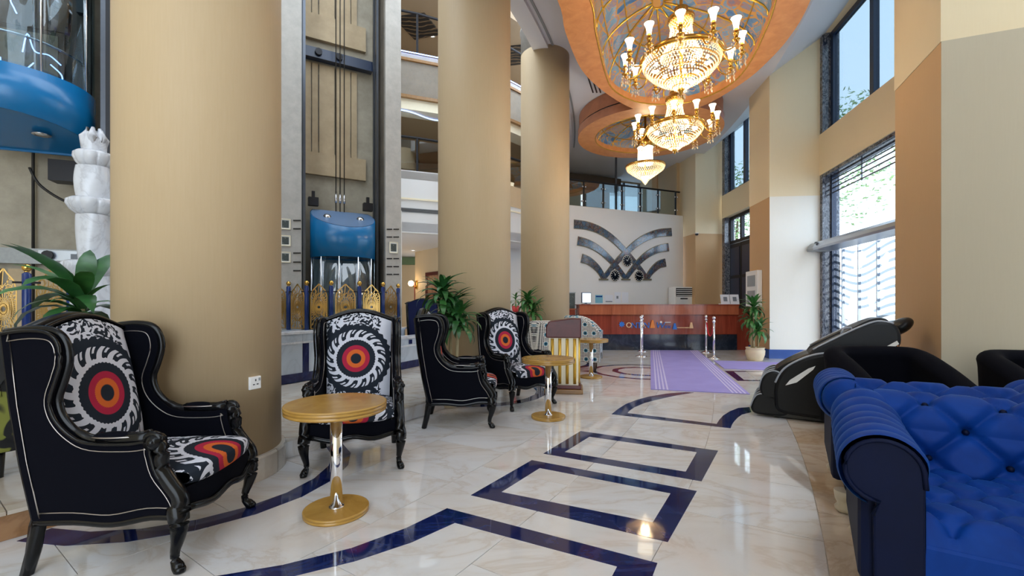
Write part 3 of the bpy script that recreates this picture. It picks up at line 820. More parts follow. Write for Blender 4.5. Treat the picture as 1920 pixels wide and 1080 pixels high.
def rail(path, z, h, label, mat='black_iron', glassy=True, n=6):
    t = thing('gallery_railing', label, 'railing', (0, 0, z))
    P = resample(offs(path, .14), n, False)
    MB().tube([Vector((p.x, p.y, h)) for p in P], .03, 8).build('handrail', mat, t)
    for p in P: MB().bar((p.x, p.y, 0), (p.x, p.y, h), .045, .045).build('post', mat, t)
    if glassy:
        for a, b in zip(P[:-1], P[1:]):
            a2, b2 = a.lerp(b, .03), a.lerp(b, .97)
            MB().bar((a2.x, a2.y, h / 2), (b2.x, b2.y, h / 2), .012, h - .14).build('glass_panel', 'rail_glass', t)
rail(PATH, 4.3, .82, 'dark railing with glass panels along the white mezzanine front')
rail(PATH, 7.0, 1.05, 'black railing standing on the stone gallery front', glassy=False)
p = bw(.3, .2); 
for k, (x, y) in enumerate(((-2.55, 12.2), (-3.9, 12.0), (.15, 13.6))):
    o = MB().prism([(x - .55, y - .4), (x + .3, y - .55), (x + .6, y + .35), (x - .2, y + .6)], 8.67, 8.7).build('ceiling_ornament', 'ornament_black')
    tag(o, ['black scrollwork ornament on the ceiling of the top gallery beside its downlight', 'black scrollwork ornament on the top gallery ceiling nearest the lift shaft', 'black scrollwork ornament on the top gallery ceiling between the two far columns'][k], 'ornament')
dl(-2.23, 12.65, 8.7, 'bright ceiling downlight of the top gallery beside the black ornament')
# corridor under the mezzanine
smesh('wall_corridor', MB().prism([(-3.1, 14.5), (-1.0, 11.85), (-.7, 12.0), (-2.9, 14.8)], 0, 2.88), 'beige_wall')
smesh('wall_corridor_return', MB().prism([(-.95, 11.95), (-.75, 11.85), (-.2, 13.45), (-.4, 13.6)], 0, 2.88), 'white_wall')
smesh('wall_corridor_end', MB().prism([(-8, 16.0), (-2.5, 16.0), (-2.5, 16.3), (-8, 16.3)], 0, 2.88), 'beige_wall')
smesh('trim_12', MB().prism([(-8, 15.9), (-3.2, 15.9), (-3.2, 16.0), (-8, 16.0)], 2.6, 2.86), 'green_trim')
smesh('trim_13', MB().bar((-3.11, 14.49, 1.0), (-3.11, 14.49, 1.9), .03, .03), 'desk_wood')
smesh('floor_corridor', MB().prism([(-8, 8.6), (0.2, 8.6), (.2, 20), (-8, 20)], -.2, -.02), 'step_marble')
dl(-3.05, 14.0, 2.88, 'small downlight in the corridor ceiling beside the green trim')
# ============================================================ LIFT SHAFTS, LIFTS, GUARDS
def local_pt(c, rz, x, y): return Vector((c[0] + x * math.cos(rz) - y * math.sin(rz), c[1] + x * math.sin(rz) + y * math.cos(rz)))
L2C, L2R = (-2.94, 7.9), R(30)
L1C, L1R = (-5.2, 4.75), R(22)
def lbm(mb, x0, x1, y0, y1, z0, z1): return mb.box(((x0 + x1) / 2, (y0 + y1) / 2, (z0 + z1) / 2), (x1 - x0, y1 - y0, z1 - z0))
# --- shaft of the lift by the middle column
sh = struct_empty('lift_shaft', (*L2C, 0)); sh.rotation_euler = (0, 0, L2R)
lb(-.75, .75, .62, .8, 0, 12).build('rear_wall', 'shaft_stone', sh)
lb(-1.9, -.68, -.2, .8, 0, 12).build('side_pillar', 'grey_stone', sh)
rp = lb(.68, .96, -.2, .8, 0, 12).build('side_pillar', 'grey_stone', sh)
lb(.66, .68, -.12, .62, 0, 12).build('inner_lining', 'shaft_dark', sh)
for z0, z1 in ((3.55, 3.95), (6.0, 6.45), (8.6, 9.0)): lb(-.62, .5, .54, .62, z0, z1).build('landing_sill', 'shaft_panel', sh)
for z0 in (3.95, 6.45, 9.0):
    h = 1.62
    for a, b in ((-.62, -.46), (-.44, -.34), (-.32, -.06), (-.04, .22), (.24, .34)):
        lb(a, b, .57, .62, z0, z0 + h).build('landing_panel', 'shaft_panel', sh)
    lb(-.33, -.325, .555, .57, z0 + .2, z0 + h - .2).build('seam', 'black_iron', sh)
for z0 in (5.6, 8.1):
    lb(-.68, .6, .42, .56, z0, z0 + .18).build('door_header', 'navy_frame', sh)
    for q in (-.35, .0): MB().lathe([(.06, 0), (.06, .05)], (q, .42, z0 + .1), 12, rot=Matrix.Rotation(R(90), 3, 'X')).build('roller', 'black_iron', sh)
for x, y in ((-.635, -.1), (.60, .1), (.60, .3), (-.635, .25)): lb(x - .02, x + .02, y - .04, y + .04, 0, 12).build('guide_rail', 'dark_steel', sh)
for k, x in enumerate((-.09, -.02, .05)): MB().tube([(x, .2, 2.85), (x, .2, 12)], .009, 6).build('cable', 'cable', sh)
for k, x in enumerate((-.09, -.02, .05)): MB().lathe([(.02, 0), (.024, .06), (.012, .16)], (x, .2, 3.0), 8).build('cable_clamp', 'steel', sh)
# little framed prints and black bars on the pillars
pA = (local_pt(L2C, L2R, -1.9, -.2), local_pt(L2C, L2R, -.68, -.2)); pB = (local_pt(L2C, L2R, .68, -.2), local_pt(L2C, L2R, .96, -.2))
def framed(u, v, w, h, pl, label, group=None):
    p = plane_pt(u, v, *pl)
    t = thing('framed_print', label, 'picture', (p.x, p.y, p.z), L2R, group)
    MB().box((0, -.008, 0), (w, .016, h)).build('mount', 'white_plastic', t)
    mb = MB()
    for a, b, c, d in ((-w / 2, w / 2, h / 2 - .012, h / 2), (-w / 2, w / 2, -h / 2, -h / 2 + .012), (-w / 2, -w / 2 + .012, -h / 2, h / 2), (w / 2 - .012, w / 2, -h / 2, h / 2)):
        mb.box(((a + b) / 2, -.016, (c + d) / 2), (b - a, .022, d - c))
    mb.build('frame', 'cream_paint', t)
    MB().box((.0, -.018, .0), (w * .66, .004, h * .68)).build('print', 'small_print', t)
for k, v in enumerate((420.5, 451.5, 482.5)):
    framed(535, v, .15, .17, pA, ['small framed print on the grey lift pillar, topmost of three', 'small framed print on the grey lift pillar, middle one of three', 'small framed print on the grey lift pillar, lowest of three'][k], 'framed prints on the lift pillar')
framed(737.5, 464.5, .15, .20, pB, 'single framed print on the slim lift pillar beside the corridor')
for v in (413.5, 429, 474.5, 491.5, 507.5):
    a, b = plane_pt(549.5, v, *pA), plane_pt(564, v, *pA); n = Vector((math.sin(L2R), -math.cos(L2R), 0)) * .006
    o = MB().bar(a + n, b + n, .012, .02).build('inlay_bar', 'black_paint', sh)
    o.matrix_parent_inverse = (Matrix.Translation((*L2C, 0)) @ Matrix.Rotation(L2R, 4, 'Z')).inverted()
for v in (430, 444.5, 485, 500, 514.5):
    for u0, u1 in ((725, 735), (737.5, 748)):
        a, b = plane_pt(u0, v, *pB), plane_pt(u1, v, *pB); n = Vector((math.sin(L2R), -math.cos(L2R), 0)) * .006
        o = MB().bar(a + n, b + n, .012, .02).build('inlay_bar', 'black_paint', sh)
        o.matrix_parent_inverse = (Matrix.Translation((*L2C, 0)) @ Matrix.Rotation(L2R, 4, 'Z')).inverted()
smesh('trim_14', MB().bar((*local_pt(L2C, L2R, .965, -.19), 2.9), (*local_pt(L2C, L2R, .965, -.19), .0), .012, .02), 'white_plastic')

def arc_wall(mb, r, a0, a1, z0, z1, n=20, th=.012):
    """z0/z1 may be functions of y"""
    f0 = z0 if callable(z0) else (lambda y: z0); f1 = z1 if callable(z1) else (lambda y: z1)
    P = []
    for rr in (r, r - th):
        for k in range(n + 1):
            a = R(lerp(a0, a1, k / n)); x, y = rr * math.cos(a), rr * math.sin(a)
            P += [(x, y, f0(y)), (x, y, f1(y))]
    m = 2 * (n + 1); Fc = []
    for k in range(n):
        i = 2 * k
        Fc += [(i, i + 2, i + 3, i + 1), (m + i, m + i + 1, m + i + 3, m + i + 2), (i, m + i, m + i + 2, i + 2), (i + 1, i + 3, m + i + 3, m + i + 1)]
    Fc += [(0, 1, m + 1, m), (m - 2, 2 * m - 2, 2 * m - 1, m - 1)]
    mb.add(P, Fc, True); return mb
def cap(mb, r, a0, a1, zf, n=28):
    P = [(r * math.cos(R(lerp(a0, a1, k / n))), r * math.sin(R(lerp(a0, a1, k / n)))) for k in range(n + 1)]
    return mb.add([(x, y, zf(y)) for x, y in P], [tuple(range(n + 1))])
# --- lift car at the lower floor
c2 = thing('glass_lift', 'round glass lift with a blue top band behind the gilded railing', 'lift', (*L2C, 0), L2R)
zr = lambda y: 2.86 - .40 * (.25 - y) / .80
rb = arc_wall(MB(), .53, -207, 27, 1.99, zr, 40, .02).build('blue_band', 'blue_paint', c2)
cap(MB(), .515, -207, 27, lambda y: zr(y) - .012).build('roof', 'blue_roof', c2, solid=.02)
lb(-.47, .47, .235, .26, 1.99, 2.86).build('band_rear', 'blue_paint', c2)
cap(MB(), .515, -207, 27, lambda y: 2.01).build('soffit', 'blue_paint', c2, solid=.02)
for x in (-.28, .26):
    mb = MB(); mb.lathe([(.065, 0), (.065, .02), (.045, .045), (0, .05)], (x, -.12, zr(-.12)), 14, rot=Matrix.Rotation(math.atan2(.40, .80), 3, 'X')); mb.build('roof_lamp', 'steel', c2)
for x in (-.46, .46): MB().box((x, .2, 2.98), (.16, .12, .14)).box((x, .2, 3.08), (.05, .05, .16)).build('roller_guide', 'black_iron', c2)
for k in range(7):
    a0, a1 = -207 + k * 234 / 7, -207 + (k + 1) * 234 / 7
    arc_wall(MB(), .52, a0 + 1.2, a1 - 1.2, .2, 1.99, 6, .01).build('glass_panel', 'cabin_glass', c2)
    a = R(a0); MB().tube([(.52 * math.cos(a), .52 * math.sin(a), .2), (.52 * math.cos(a), .52 * math.sin(a), 1.99)], .012, 8).build('mullion', 'chrome', c2)
MB().lathe([(0, .12), (.53, .12), (.53, .2), (0, .2)], seg=36).build('floor_disc', 'blue_paint', c2)
lb(-.45, .45, .2, .24, .2, 1.98).build('cabin_rear', 'machine_grey', c2)
for x in (-.2, .02): lb(x, x + .2, .185, .2, .22, 1.9).build('cabin_door', 'aluminium', c2)
MB().tube([(.46 * math.cos(R(a)), .46 * math.sin(R(a)), 1.05) for a in range(-170, -9, 10)], .014, 8).build('handrail', 'chrome', c2)

# --- shaft and raised lift at the left
s1 = struct_empty('lift_shaft', (*L1C, 0)); s1.rotation_euler = (0, 0, L1R)
lb(-1.8, 1.4, .8, 1.0, 0, 9).build('rear_wall', 'shaft_stone', s1)
lb(.78, 1.05, -.1, .8, 0, 9).build('side_pillar', 'black_iron', s1)
lb(.70, .76, .0, .1, 0, 9).build('guide_rail', 'dark_steel', s1)
lb(-1.7, .7, .70, .8, 1.68, 1.86).build('door_header', 'machine_grey', s1)
for a, b in ((-1.6, -1.05), (-.98, -.5), (-.42, .1), (.16, .6)): lb(a, b, .74, .8, .15, 1.62).build('landing_panel', 'shaft_panel', s1)
lb(-.12, .62, .66, .72, 1.72, 1.84).build('door_track', 'aluminium', s1)
for x in (-.02, .3): MB().lathe([(.055, 0), (.055, .05)], (x, .66, 1.78), 12, rot=Matrix.Rotation(R(90), 3, 'X')).build('roller', 'black_iron', s1)
lb(.2, .5, .60, .66, 1.74, 1.80).build('door_hanger', 'dark_steel', s1)
for k in range(3): lb(-1.5 + k * .17, -1.42 + k * .17, .66, .7, 1.88, 1.98).build('bracket', 'black_iron', s1)
MB().tube([(-.20, .74, 0), (-.20, .74, 9)], .016, 6).build('cable', 'cable', s1)
MB().tube(spline([(-.1, .45, 2.75), (.0, .45, 2.55), (.25, .45, 2.38), (.5, .45, 2.38), (.62, .5, 2.5)], 6), .014, 6).build('travelling_cable', 'cable', s1)
MB().box((.28, .5, 2.74), (.40, .2, .24)).build('underframe', 'black_iron', s1)
mb = MB(); rn = random.Random(3)
for k in range(16): mb.box((.62 + rn.uniform(-.08, .08), .4 + rn.uniform(-.06, .06), 2.35 + rn.uniform(-.22, .22)), (rn.uniform(.04, .1), .06, rn.uniform(.03, .09)))
tag(mb.build('cable_bundle', 'black_iron', s1), kind='stuff')

c1 = thing('glass_lift', 'raised glass lift with a wide curved blue base band and underside lamps', 'lift', (*L1C, 0), L1R)
zb = lambda y: 2.90 + .16 * (.35 - y) / .95
arc_wall(MB(), .62, -215, 35, zb, 3.5, 44, .02).build('blue_band', 'blue_paint', c1)
cap(MB(), .605, -215, 35, lambda y: zb(y) + .02).build('underside', 'blue_paint', c1, solid=.02)
lb(-.5, .5, .345, .37, 2.9, 3.5).build('band_rear', 'blue_paint', c1)
for x, y in ((-.22, -.05), (.26, -.12)):
    t = MB().lathe([(.05, -.005), (.075, -.012), (.078, 0), (.05, .0)], (x, y, zb(y)), 18, cap=False).build('lamp_ring', 'steel', c1)
    MB().lathe([(0, -.004), (.05, -.004), (.05, 0)], (x, y, zb(y)), 18).build('lamp_glass', 'white_plastic', c1)
for k in range(6):
    a0, a1 = -215 + k * 250 / 6, -215 + (k + 1) * 250 / 6
    arc_wall(MB(), .61, a0 + 1, a1 - 1, 3.5, 5.7, 8, .01).build('glass_panel', 'cabin_glass', c1)
    a = R(a0); MB().tube([(.61 * math.cos(a), .61 * math.sin(a), 3.5), (.61 * math.cos(a), .61 * math.sin(a), 5.7)], .010, 8).build('mullion', 'chrome', c1)
lb(-.5, .5, .30, .34, 3.5, 5.7).build('cabin_rear', 'dark_brown', c1)
lb(-.30, .28, .27, .30, 3.5, 5.2).build('cabin_door', 'dark_brown', c1)
lb(-.25, .23, .255, .27, 3.6, 4.2).build('door_inset', 'dim_beige', c1)
lb(-.34, .32, .25, .30, 4.25, 4.6).build('door_band', 'dark_brown', c1)
lb(.40, .48, .22, .30, 4.5, 5.2).build('control_panel', 'black_paint', c1)
cap(MB(), .6, -215, 35, lambda y: 5.7).build('cabin_ceiling', 'dark_brown', c1, solid=.03)
for x, y in ((-.2, -.1), (.15, .05), (.3, -.25), (.05, -.35)): MB().lathe([(0, 5.685), (.035, 5.685), (.035, 5.7)], (x, y, 0), 12).build('ceiling_lamp', 'down_light', c1)
MB().tube([(.55 * math.cos(R(a)), .55 * math.sin(R(a)), 3.82) for a in range(-200, 21, 10)], .012, 8).build('handrail', 'chrome', c1)
for pts in ([(-.05, .22, 3.95), (.0, .2, 4.15), (.05, .22, 3.98), (.18, .2, 3.95), (.28, .2, 3.86)], [(-.1, .2, 3.66), (.02, .18, 3.78), (.05, .2, 3.84)], [(.3, -.05, 3.75), (.38, -.02, 3.66), (.36, .0, 3.56), (.30, .0, 3.54)], [(-.22, .2, 3.85), (-.2, .18, 3.7), (-.19, .2, 3.55)], [(-.1, .1, 5.0), (-.1, .1, 4.5), (-.06, .1, 4.35), (-.04, .1, 4.3)]):
    MB().tube(spline(pts, 5), .006, 6).build('neon_reflection', 'neon', c1)  # glowing tubes standing in for neon reflections in the cabin

# --- low marble wall in front of the lifts
def low_wall(r, a0, a1, h, label_n, n):
    st = struct_empty('wall_low')
    for k in range(n):
        b0, b1 = lerp(a0, a1, k / n), lerp(a0, a1, (k + 1) / n); ga = .004
        MB().prism(sector(r - .2, r, b0 + .25, b1 - ga, 3), .27, h - .16).build('panel', 'panel_marble', st)
        MB().prism(sector(r - .2, r + .004, b0 + ga, b0 + .25, 1), .27, h - .16).build('blue_strip', 'blue_marble', st)
        MB().prism(sector(r - .2, r + .008, b0 + ga, b1 - ga, 3), .15, .27).build('blue_base', 'blue_marble', st)
        MB().prism(sector(r - .2, r + .02, b0 + ga, b1 - ga, 3), h - .16, h - .135).build('moulding', 'white_marble', st)
        MB().prism(sector(r - .2, r + .004, b0 + ga, b1 - ga, 3), h - .135, h - .03).build('frieze', 'panel_marble', st)
        MB().prism(sector(r - .24, r + .03, b0 + ga, b1 - ga, 3), h - .03, h).build('coping', 'white_marble', st)
    return st
low_wall(22.85, -37.5, -25.4, .83, 0, 5)
w = low_wall(23.35, -24.6, -20.5, .67, 0, 2)
MB().prism(sector(23.36, 23.366, -23.75, -23.55, 1), .55, .62).build('blue_square', 'blue_marble', w)
# --- curved gilded guards
def hit(c, rad, u):
    """front intersection of the sight line through pixel column u with a circle (plan)"""
    d = Vector(((u - CX) / F, 1)).normalized(); c = Vector(c); b = d.dot(c); q = b * b - (c.length_squared - rad * rad)
    return d * (b - math.sqrt(max(q, 0)))
def filigree():
    mb = MB(); W, H = .112, .64            # half width, height to shoulder
    out = [(-W, .0), (W, 0), (W, .50), (W * .8, .585), (W * .35, .64), (0, .69), (-W * .35, .64), (-W * .8, .585), (-W, .50)]
    for a, b in zip(out, out[1:] + out[:1]): mb.bar((a[0], 0, a[1]), (b[0], 0, b[1]), .012, .012, (0, 1, 0))
    c = Vector((0, .33))
    def inside(p):
        if abs(p.x) > W or p.y < 0: return False
        return p.y < .50 + (.19 * (1 - (abs(p.x) / W) ** 1.4))
    for k in range(36):
        d = Vector((math.cos(2 * math.pi * k / 36), math.sin(2 * math.pi * k / 36))); t = .02
        while inside(c + d * t) and t < .5: t += .006
        e = c + d * (t - .004); m = c + d * t * .5; sd = Vector((-d.y, d.x)) * .012
        mb.bar((c.x + d.x * .02, 0, c.y + d.y * .02), (m.x + sd.x, 0, m.y + sd.y), .0065, .006, (0, 1, 0))
        mb.bar((m.x + sd.x, 0, m.y + sd.y), (e.x, 0, e.y), .0065, .006, (0, 1, 0))
        mb.bar((m.x + sd.x, 0, m.y + sd.y), (m.x - sd.x * 1.6 + d.x * .05, 0, m.y - sd.y * 1.6 + d.y * .05), .0065, .006, (0, 1, 0))
    for rx, ry, n in ((.035, .05, 10), (.055, .10, 14), (.075, .155, 16), (.095, .215, 18)):
        P = [Vector((c.x + rx * math.cos(2 * math.pi * k / n), 0, c.y + ry * math.sin(2 * math.pi * k / n))) for k in range(n)]
        for a, b in zip(P, P[1:] + P[:1]): mb.bar(a, b, .0065, .006, (0, 1, 0))
    for sx in (-1, 1):
        for z0 in (.05, .13, .5, .57):
            P = [Vector((sx * (.06 + .03 * math.cos(k)), 0, z0 + .03 * math.sin(k))) for k in range(6)]
            for a, b in zip(P[:-1], P[1:]): mb.bar(a, b, .0065, .006, (0, 1, 0))
    return mb
fil_mesh = None
def guard(c, rad, posts, label, plinth, zb_=.80):
    global fil_mesh
    t = thing('gilded_railing', label, 'railing', (0, 0, zb_))
    P = [hit(c, rad, u) for u in posts]
    for p in P:
        po = MB().lathe([(.032, 0), (.032, .68), (.016, .69), (.016, .70)], (p.x, p.y, 0), 14).build('post', 'blue_post', t)
        MB().ball((p.x, p.y, .735), .036, 14, 10).lathe([(.014, .69), (.018, .70), (.012, .712)], (p.x, p.y, 0), 12).build('ball_finial', 'brass', po)
        tn = Vector((-(p.y - c[1]), p.x - c[0])).normalized() * .09
        MB().bar((p.x - tn.x, p.y - tn.y, .60), (p.x + tn.x, p.y + tn.y, .60), .018, .018).build('cross_bar', 'black_iron', po)
    for a, b in zip(P[:-1], P[1:]):
        m = (a + b) / 2; d = (b - a); wid = d.length
        o = filigree().build('filigree_panel', 'lace_gold', t) if fil_mesh is None else bpy.data.objects.new('filigree_panel', fil_mesh)
        if fil_mesh is None: fil_mesh = o.data
        else: COL.objects.link(o); o.parent = t
        o.location = (m.x, m.y, .03); o.rotation_euler = (0, 0, math.atan2(d.y, d.x)); o.scale = ((wid - .12) / .235, 1, 1)
    ang = [math.atan2(p.y - c[1], p.x - c[0]) for p in (P[0], P[-1])]
    a0, a1 = min(ang) - .1, max(ang) + .1
    st = struct_empty('wall_plinth', (*c, 0))
    MB().lathe([(rad - .12, .0), (rad + .12, .0), (rad + .12, zb_ - .03), (rad + .15, zb_ - .03), (rad + .15, zb_), (rad - .15, zb_), (rad - .15, zb_ - .03), (rad - .12, zb_ - .03), (rad - .12, 0)], seg=24, a0=a0, a1=a1, smooth=False).build('plinth_stone', 'panel_marble', st)
guard(L2C, .93, (500, 541, 575, 621, 674, 718, 746.5), 'curved railing of blue posts and gilded filigree panels before the lower lift', True)
guard(L1C, 1.0, (-40, 50, 133, 190), 'curved railing of blue posts and gilded filigree panels under the raised lift', True)
# --- tiered marble fountain column
sx, sy = -.921 * 3.98, 3.98
fo = thing('marble_fountain', 'tall white marble fountain column with scalloped bowls behind the nearest column', 'fountain', (sx, sy, 0))
def scallop(z, r, n=9):
    mb = MB()
    def fn(u, v):
        a = 2 * math.pi * u; lob = 1 - .10 * (1 - abs(math.sin(a * n / 2)) ** .5)
        prof = [(.07, -.10), (r * .55, -.10), (r * .85, -.05), (r, .0), (r * .98, .035), (r * .85, .05), (r * .6, .035), (.06, .03)]
        t = v * (len(prof) - 1); i = min(int(t), len(prof) - 2); q = t - i
        rr = lerp(prof[i][0], prof[i + 1][0], q) * lob; zz = lerp(prof[i][1], prof[i + 1][1], q)
        return (rr * math.cos(a), rr * math.sin(a), z + zz)
    mb.grid(fn, 108, 14, True, True); return mb
for z, r in ((2.48, .145), (2.07, .19), (1.53, .22)): scallop(z, r).build('bowl', 'white_marble', fo)
mb = MB()
def shaft(z0, z1, r0, r1, tw):
    def fn(u, v):
        a = 2 * math.pi * u; r = lerp(r0, r1, v) * (1 + .07 * math.sin(3 * a + tw * v)) + .012 * math.sin(math.pi * v)
        return (r * math.cos(a), r * math.sin(a), lerp(z0, z1, v))
    return MB().grid(fn, 36, 10, True, True)
shaft(2.51, 2.70, .075, .06, 1).build('top_bud', 'white_marble', fo)
for k in range(6):
    a = k * math.pi / 3; MB().tube([(.055 * math.cos(a), .055 * math.sin(a), 2.50), (.07 * math.cos(a), .07 * math.sin(a), 2.66), (.045 * math.cos(a), .045 * math.sin(a), 2.74)], [.03, .034, .012], 8).build('petal', 'white_marble', fo)
shaft(2.10, 2.40, .12, .115, 2.5).build('shaft', 'white_marble', fo)
shaft(1.57, 1.98, .11, .12, -2.5).build('shaft', 'white_marble', fo)
shaft(.15, 1.45, .2, .13, 2).build('shaft', 'white_marble', fo)
# ============================================================ WOOD SOFFITS WITH STAINED-GLASS DOMES
def up_pt(u, v, z): return floor_pt(u, v, z)
def soffit(outer, inner, spine, z, ztop, rise, name, label, dlabel, nsec, band):
    """outer / inner: closed plan outlines with the same count"""
    n = len(outer)
    t = thing(name, label, 'ceiling soffit', (0, 0, z))
    P = [(p.x, p.y, 0) for p in outer] + [(p.x, p.y, 0) for p in inner] + [(p.x, p.y, .16) for p in inner]
    Fc = []
    for i in range(n):
        j = (i + 1) % n
        Fc += [(i, j, n + j, n + i), (n + i, n + j, 2 * n + j, 2 * n + i)]
    MB().add(P, Fc).build('wood_face', 'soffit_wood', t)
    mb = MB()
    for z0, z1, s in ((0, .20, 1.0), (.24, ztop - z, .985)):
        c = sum(outer, Vector((0, 0))) / n
        o = [c + (p - c) * s for p in outer]
        mb.add([(p.x, p.y, z0) for p in o] + [(p.x, p.y, z1) for p in o], [(i, (i + 1) % n, n + (i + 1) % n, n + i) for i in range(n)], True)
    mb.build('wood_band', 'soffit_band', t)
    c = sum(outer, Vector((0, 0))) / n; o = [c + (p - c) * .975 for p in outer]
    MB().add([(p.x, p.y, .2) for p in o] + [(p.x, p.y, .24) for p in o], [(i, (i + 1) % n, n + (i + 1) % n, n + i) for i in range(n)]).build('shadow_gap', 'black_paint', t)
    MB().tube([(p.x, p.y, .0) for p in inner], .013, 6, True).build('brass_edge', 'gold_paint', t)
    # dome
    d = thing(name.replace('soffit', 'dome'), dlabel, 'glass dome', (0, 0, z))
    s0, s1 = spine
    def base(i): return inner[i % n]
    def spt(p):
        q = s1 - s0
        if q.length < 1e-4: return s0
        k = max(0, min(1, (p - s0).dot(q) / q.length_squared)); return s0 + q * k
    def dome_pt(i, e):
        p = base(i); c = spt(p); q = c + (p - c) * math.cos(e) ; return Vector((q.x, q.y, .14 + rise * math.sin(e)))
    step = n // nsec; E = [0, R(28), R(58), R(86)]
    for k in range(nsec):
        idx = list(range(k * step, (k + 1) * step + 1))
        for e0, e1 in zip(E[:-1], E[1:]):
            m = 4
            mb = MB(); mb.add([dome_pt(i, lerp(e0, e1, q / m)) for q in range(m + 1) for i in idx],
                              [(q * len(idx) + i, q * len(idx) + i + 1, (q + 1) * len(idx) + i + 1, (q + 1) * len(idx) + i) for q in range(m) for i in range(len(idx) - 1)], True)
            mb.build('stained_pane', 'stained_glass', d)
        MB().tube([dome_pt(k * step, lerp(0, E[-1], q / 10)) - Vector((0, 0, .012)) for q in range(11)], .016, 6).build('rib', 'gold_paint', d)
    MB().add([dome_pt(i, E[-1]) for i in range(n)], [tuple(range(n))]).build('crown_pane', 'stained_glass', d)
    for e in E[1:]: MB().tube([dome_pt(i, e) - Vector((0, 0, .01)) for i in range(n)], .012, 5, True).build('ring_rib', 'gold_paint', d)
    return t
z1_ = 5.5
ou = [(1045, 0), (1060, 60), (1090, 130), (1130, 170), (1180, 201), (1230, 215), (1290, 208), (1340, 188), (1400, 150), (1440, 115), (1480, 70), (1520, 0)]
iu = [(1107, 0), (1117, 60), (1136, 140), (1152, 170), (1190, 190), (1238, 196), (1290, 192), (1340, 175), (1380, 150), (1407, 115), (1433, 62), (1455, 0)]
O = [up_pt(u, v, z1_) for u, v in ou]; I = [up_pt(u, v, z1_) for u, v in iu]
def close_near(P, inset):
    """carry the outline on along the lobby arc and round it off behind the viewer"""
    def slide(p, da):
        q = p - AC; r = q.length; a = math.degrees(math.atan2(q.y, q.x)) + da; return pol(r, a)
    right = [slide(P[-1], -da) for da in (4, 8, 11.2 - inset)]; left = [slide(P[0], -da) for da in (10.5 - inset, 7.5, 4)]
    m = (right[-1] + left[0]) / 2; m2 = slide(m, -1.6)
    return P + right + [m2] + left
O = close_near(O, 0); I = close_near(I, 1.2)
O = [Vector(p) for p in resample(spline(O, 6, True), 120)]; I = [Vector(p) for p in resample(spline(I, 6, True), 120)]
cI = sum(I, Vector((0, 0))) / len(I)
far = max(I, key=lambda p: p.y); near = min(I, key=lambda p: p.y)
soffit(O, I, (near.lerp(far, .28), near.lerp(far, .72)), z1_, 6.29, .55, 'oval_soffit', 'large oval orange wood ceiling soffit framing the stained-glass vault', 'long stained-glass vault with gold ribs inside the large oval soffit', 24, None)
C2 = Vector((3.63, 12.1))
ring = lambda r, n=96: [C2 + r * Vector((math.cos(2 * math.pi * k / n), math.sin(2 * math.pi * k / n))) for k in range(n)]
soffit(ring(1.85), ring(1.38), (C2, C2), 5.71, 6.29, .42, 'round_soffit', 'round orange wood ceiling soffit above the reception desk', 'round stained-glass dome with gold ribs above the reception desk', 12, None)

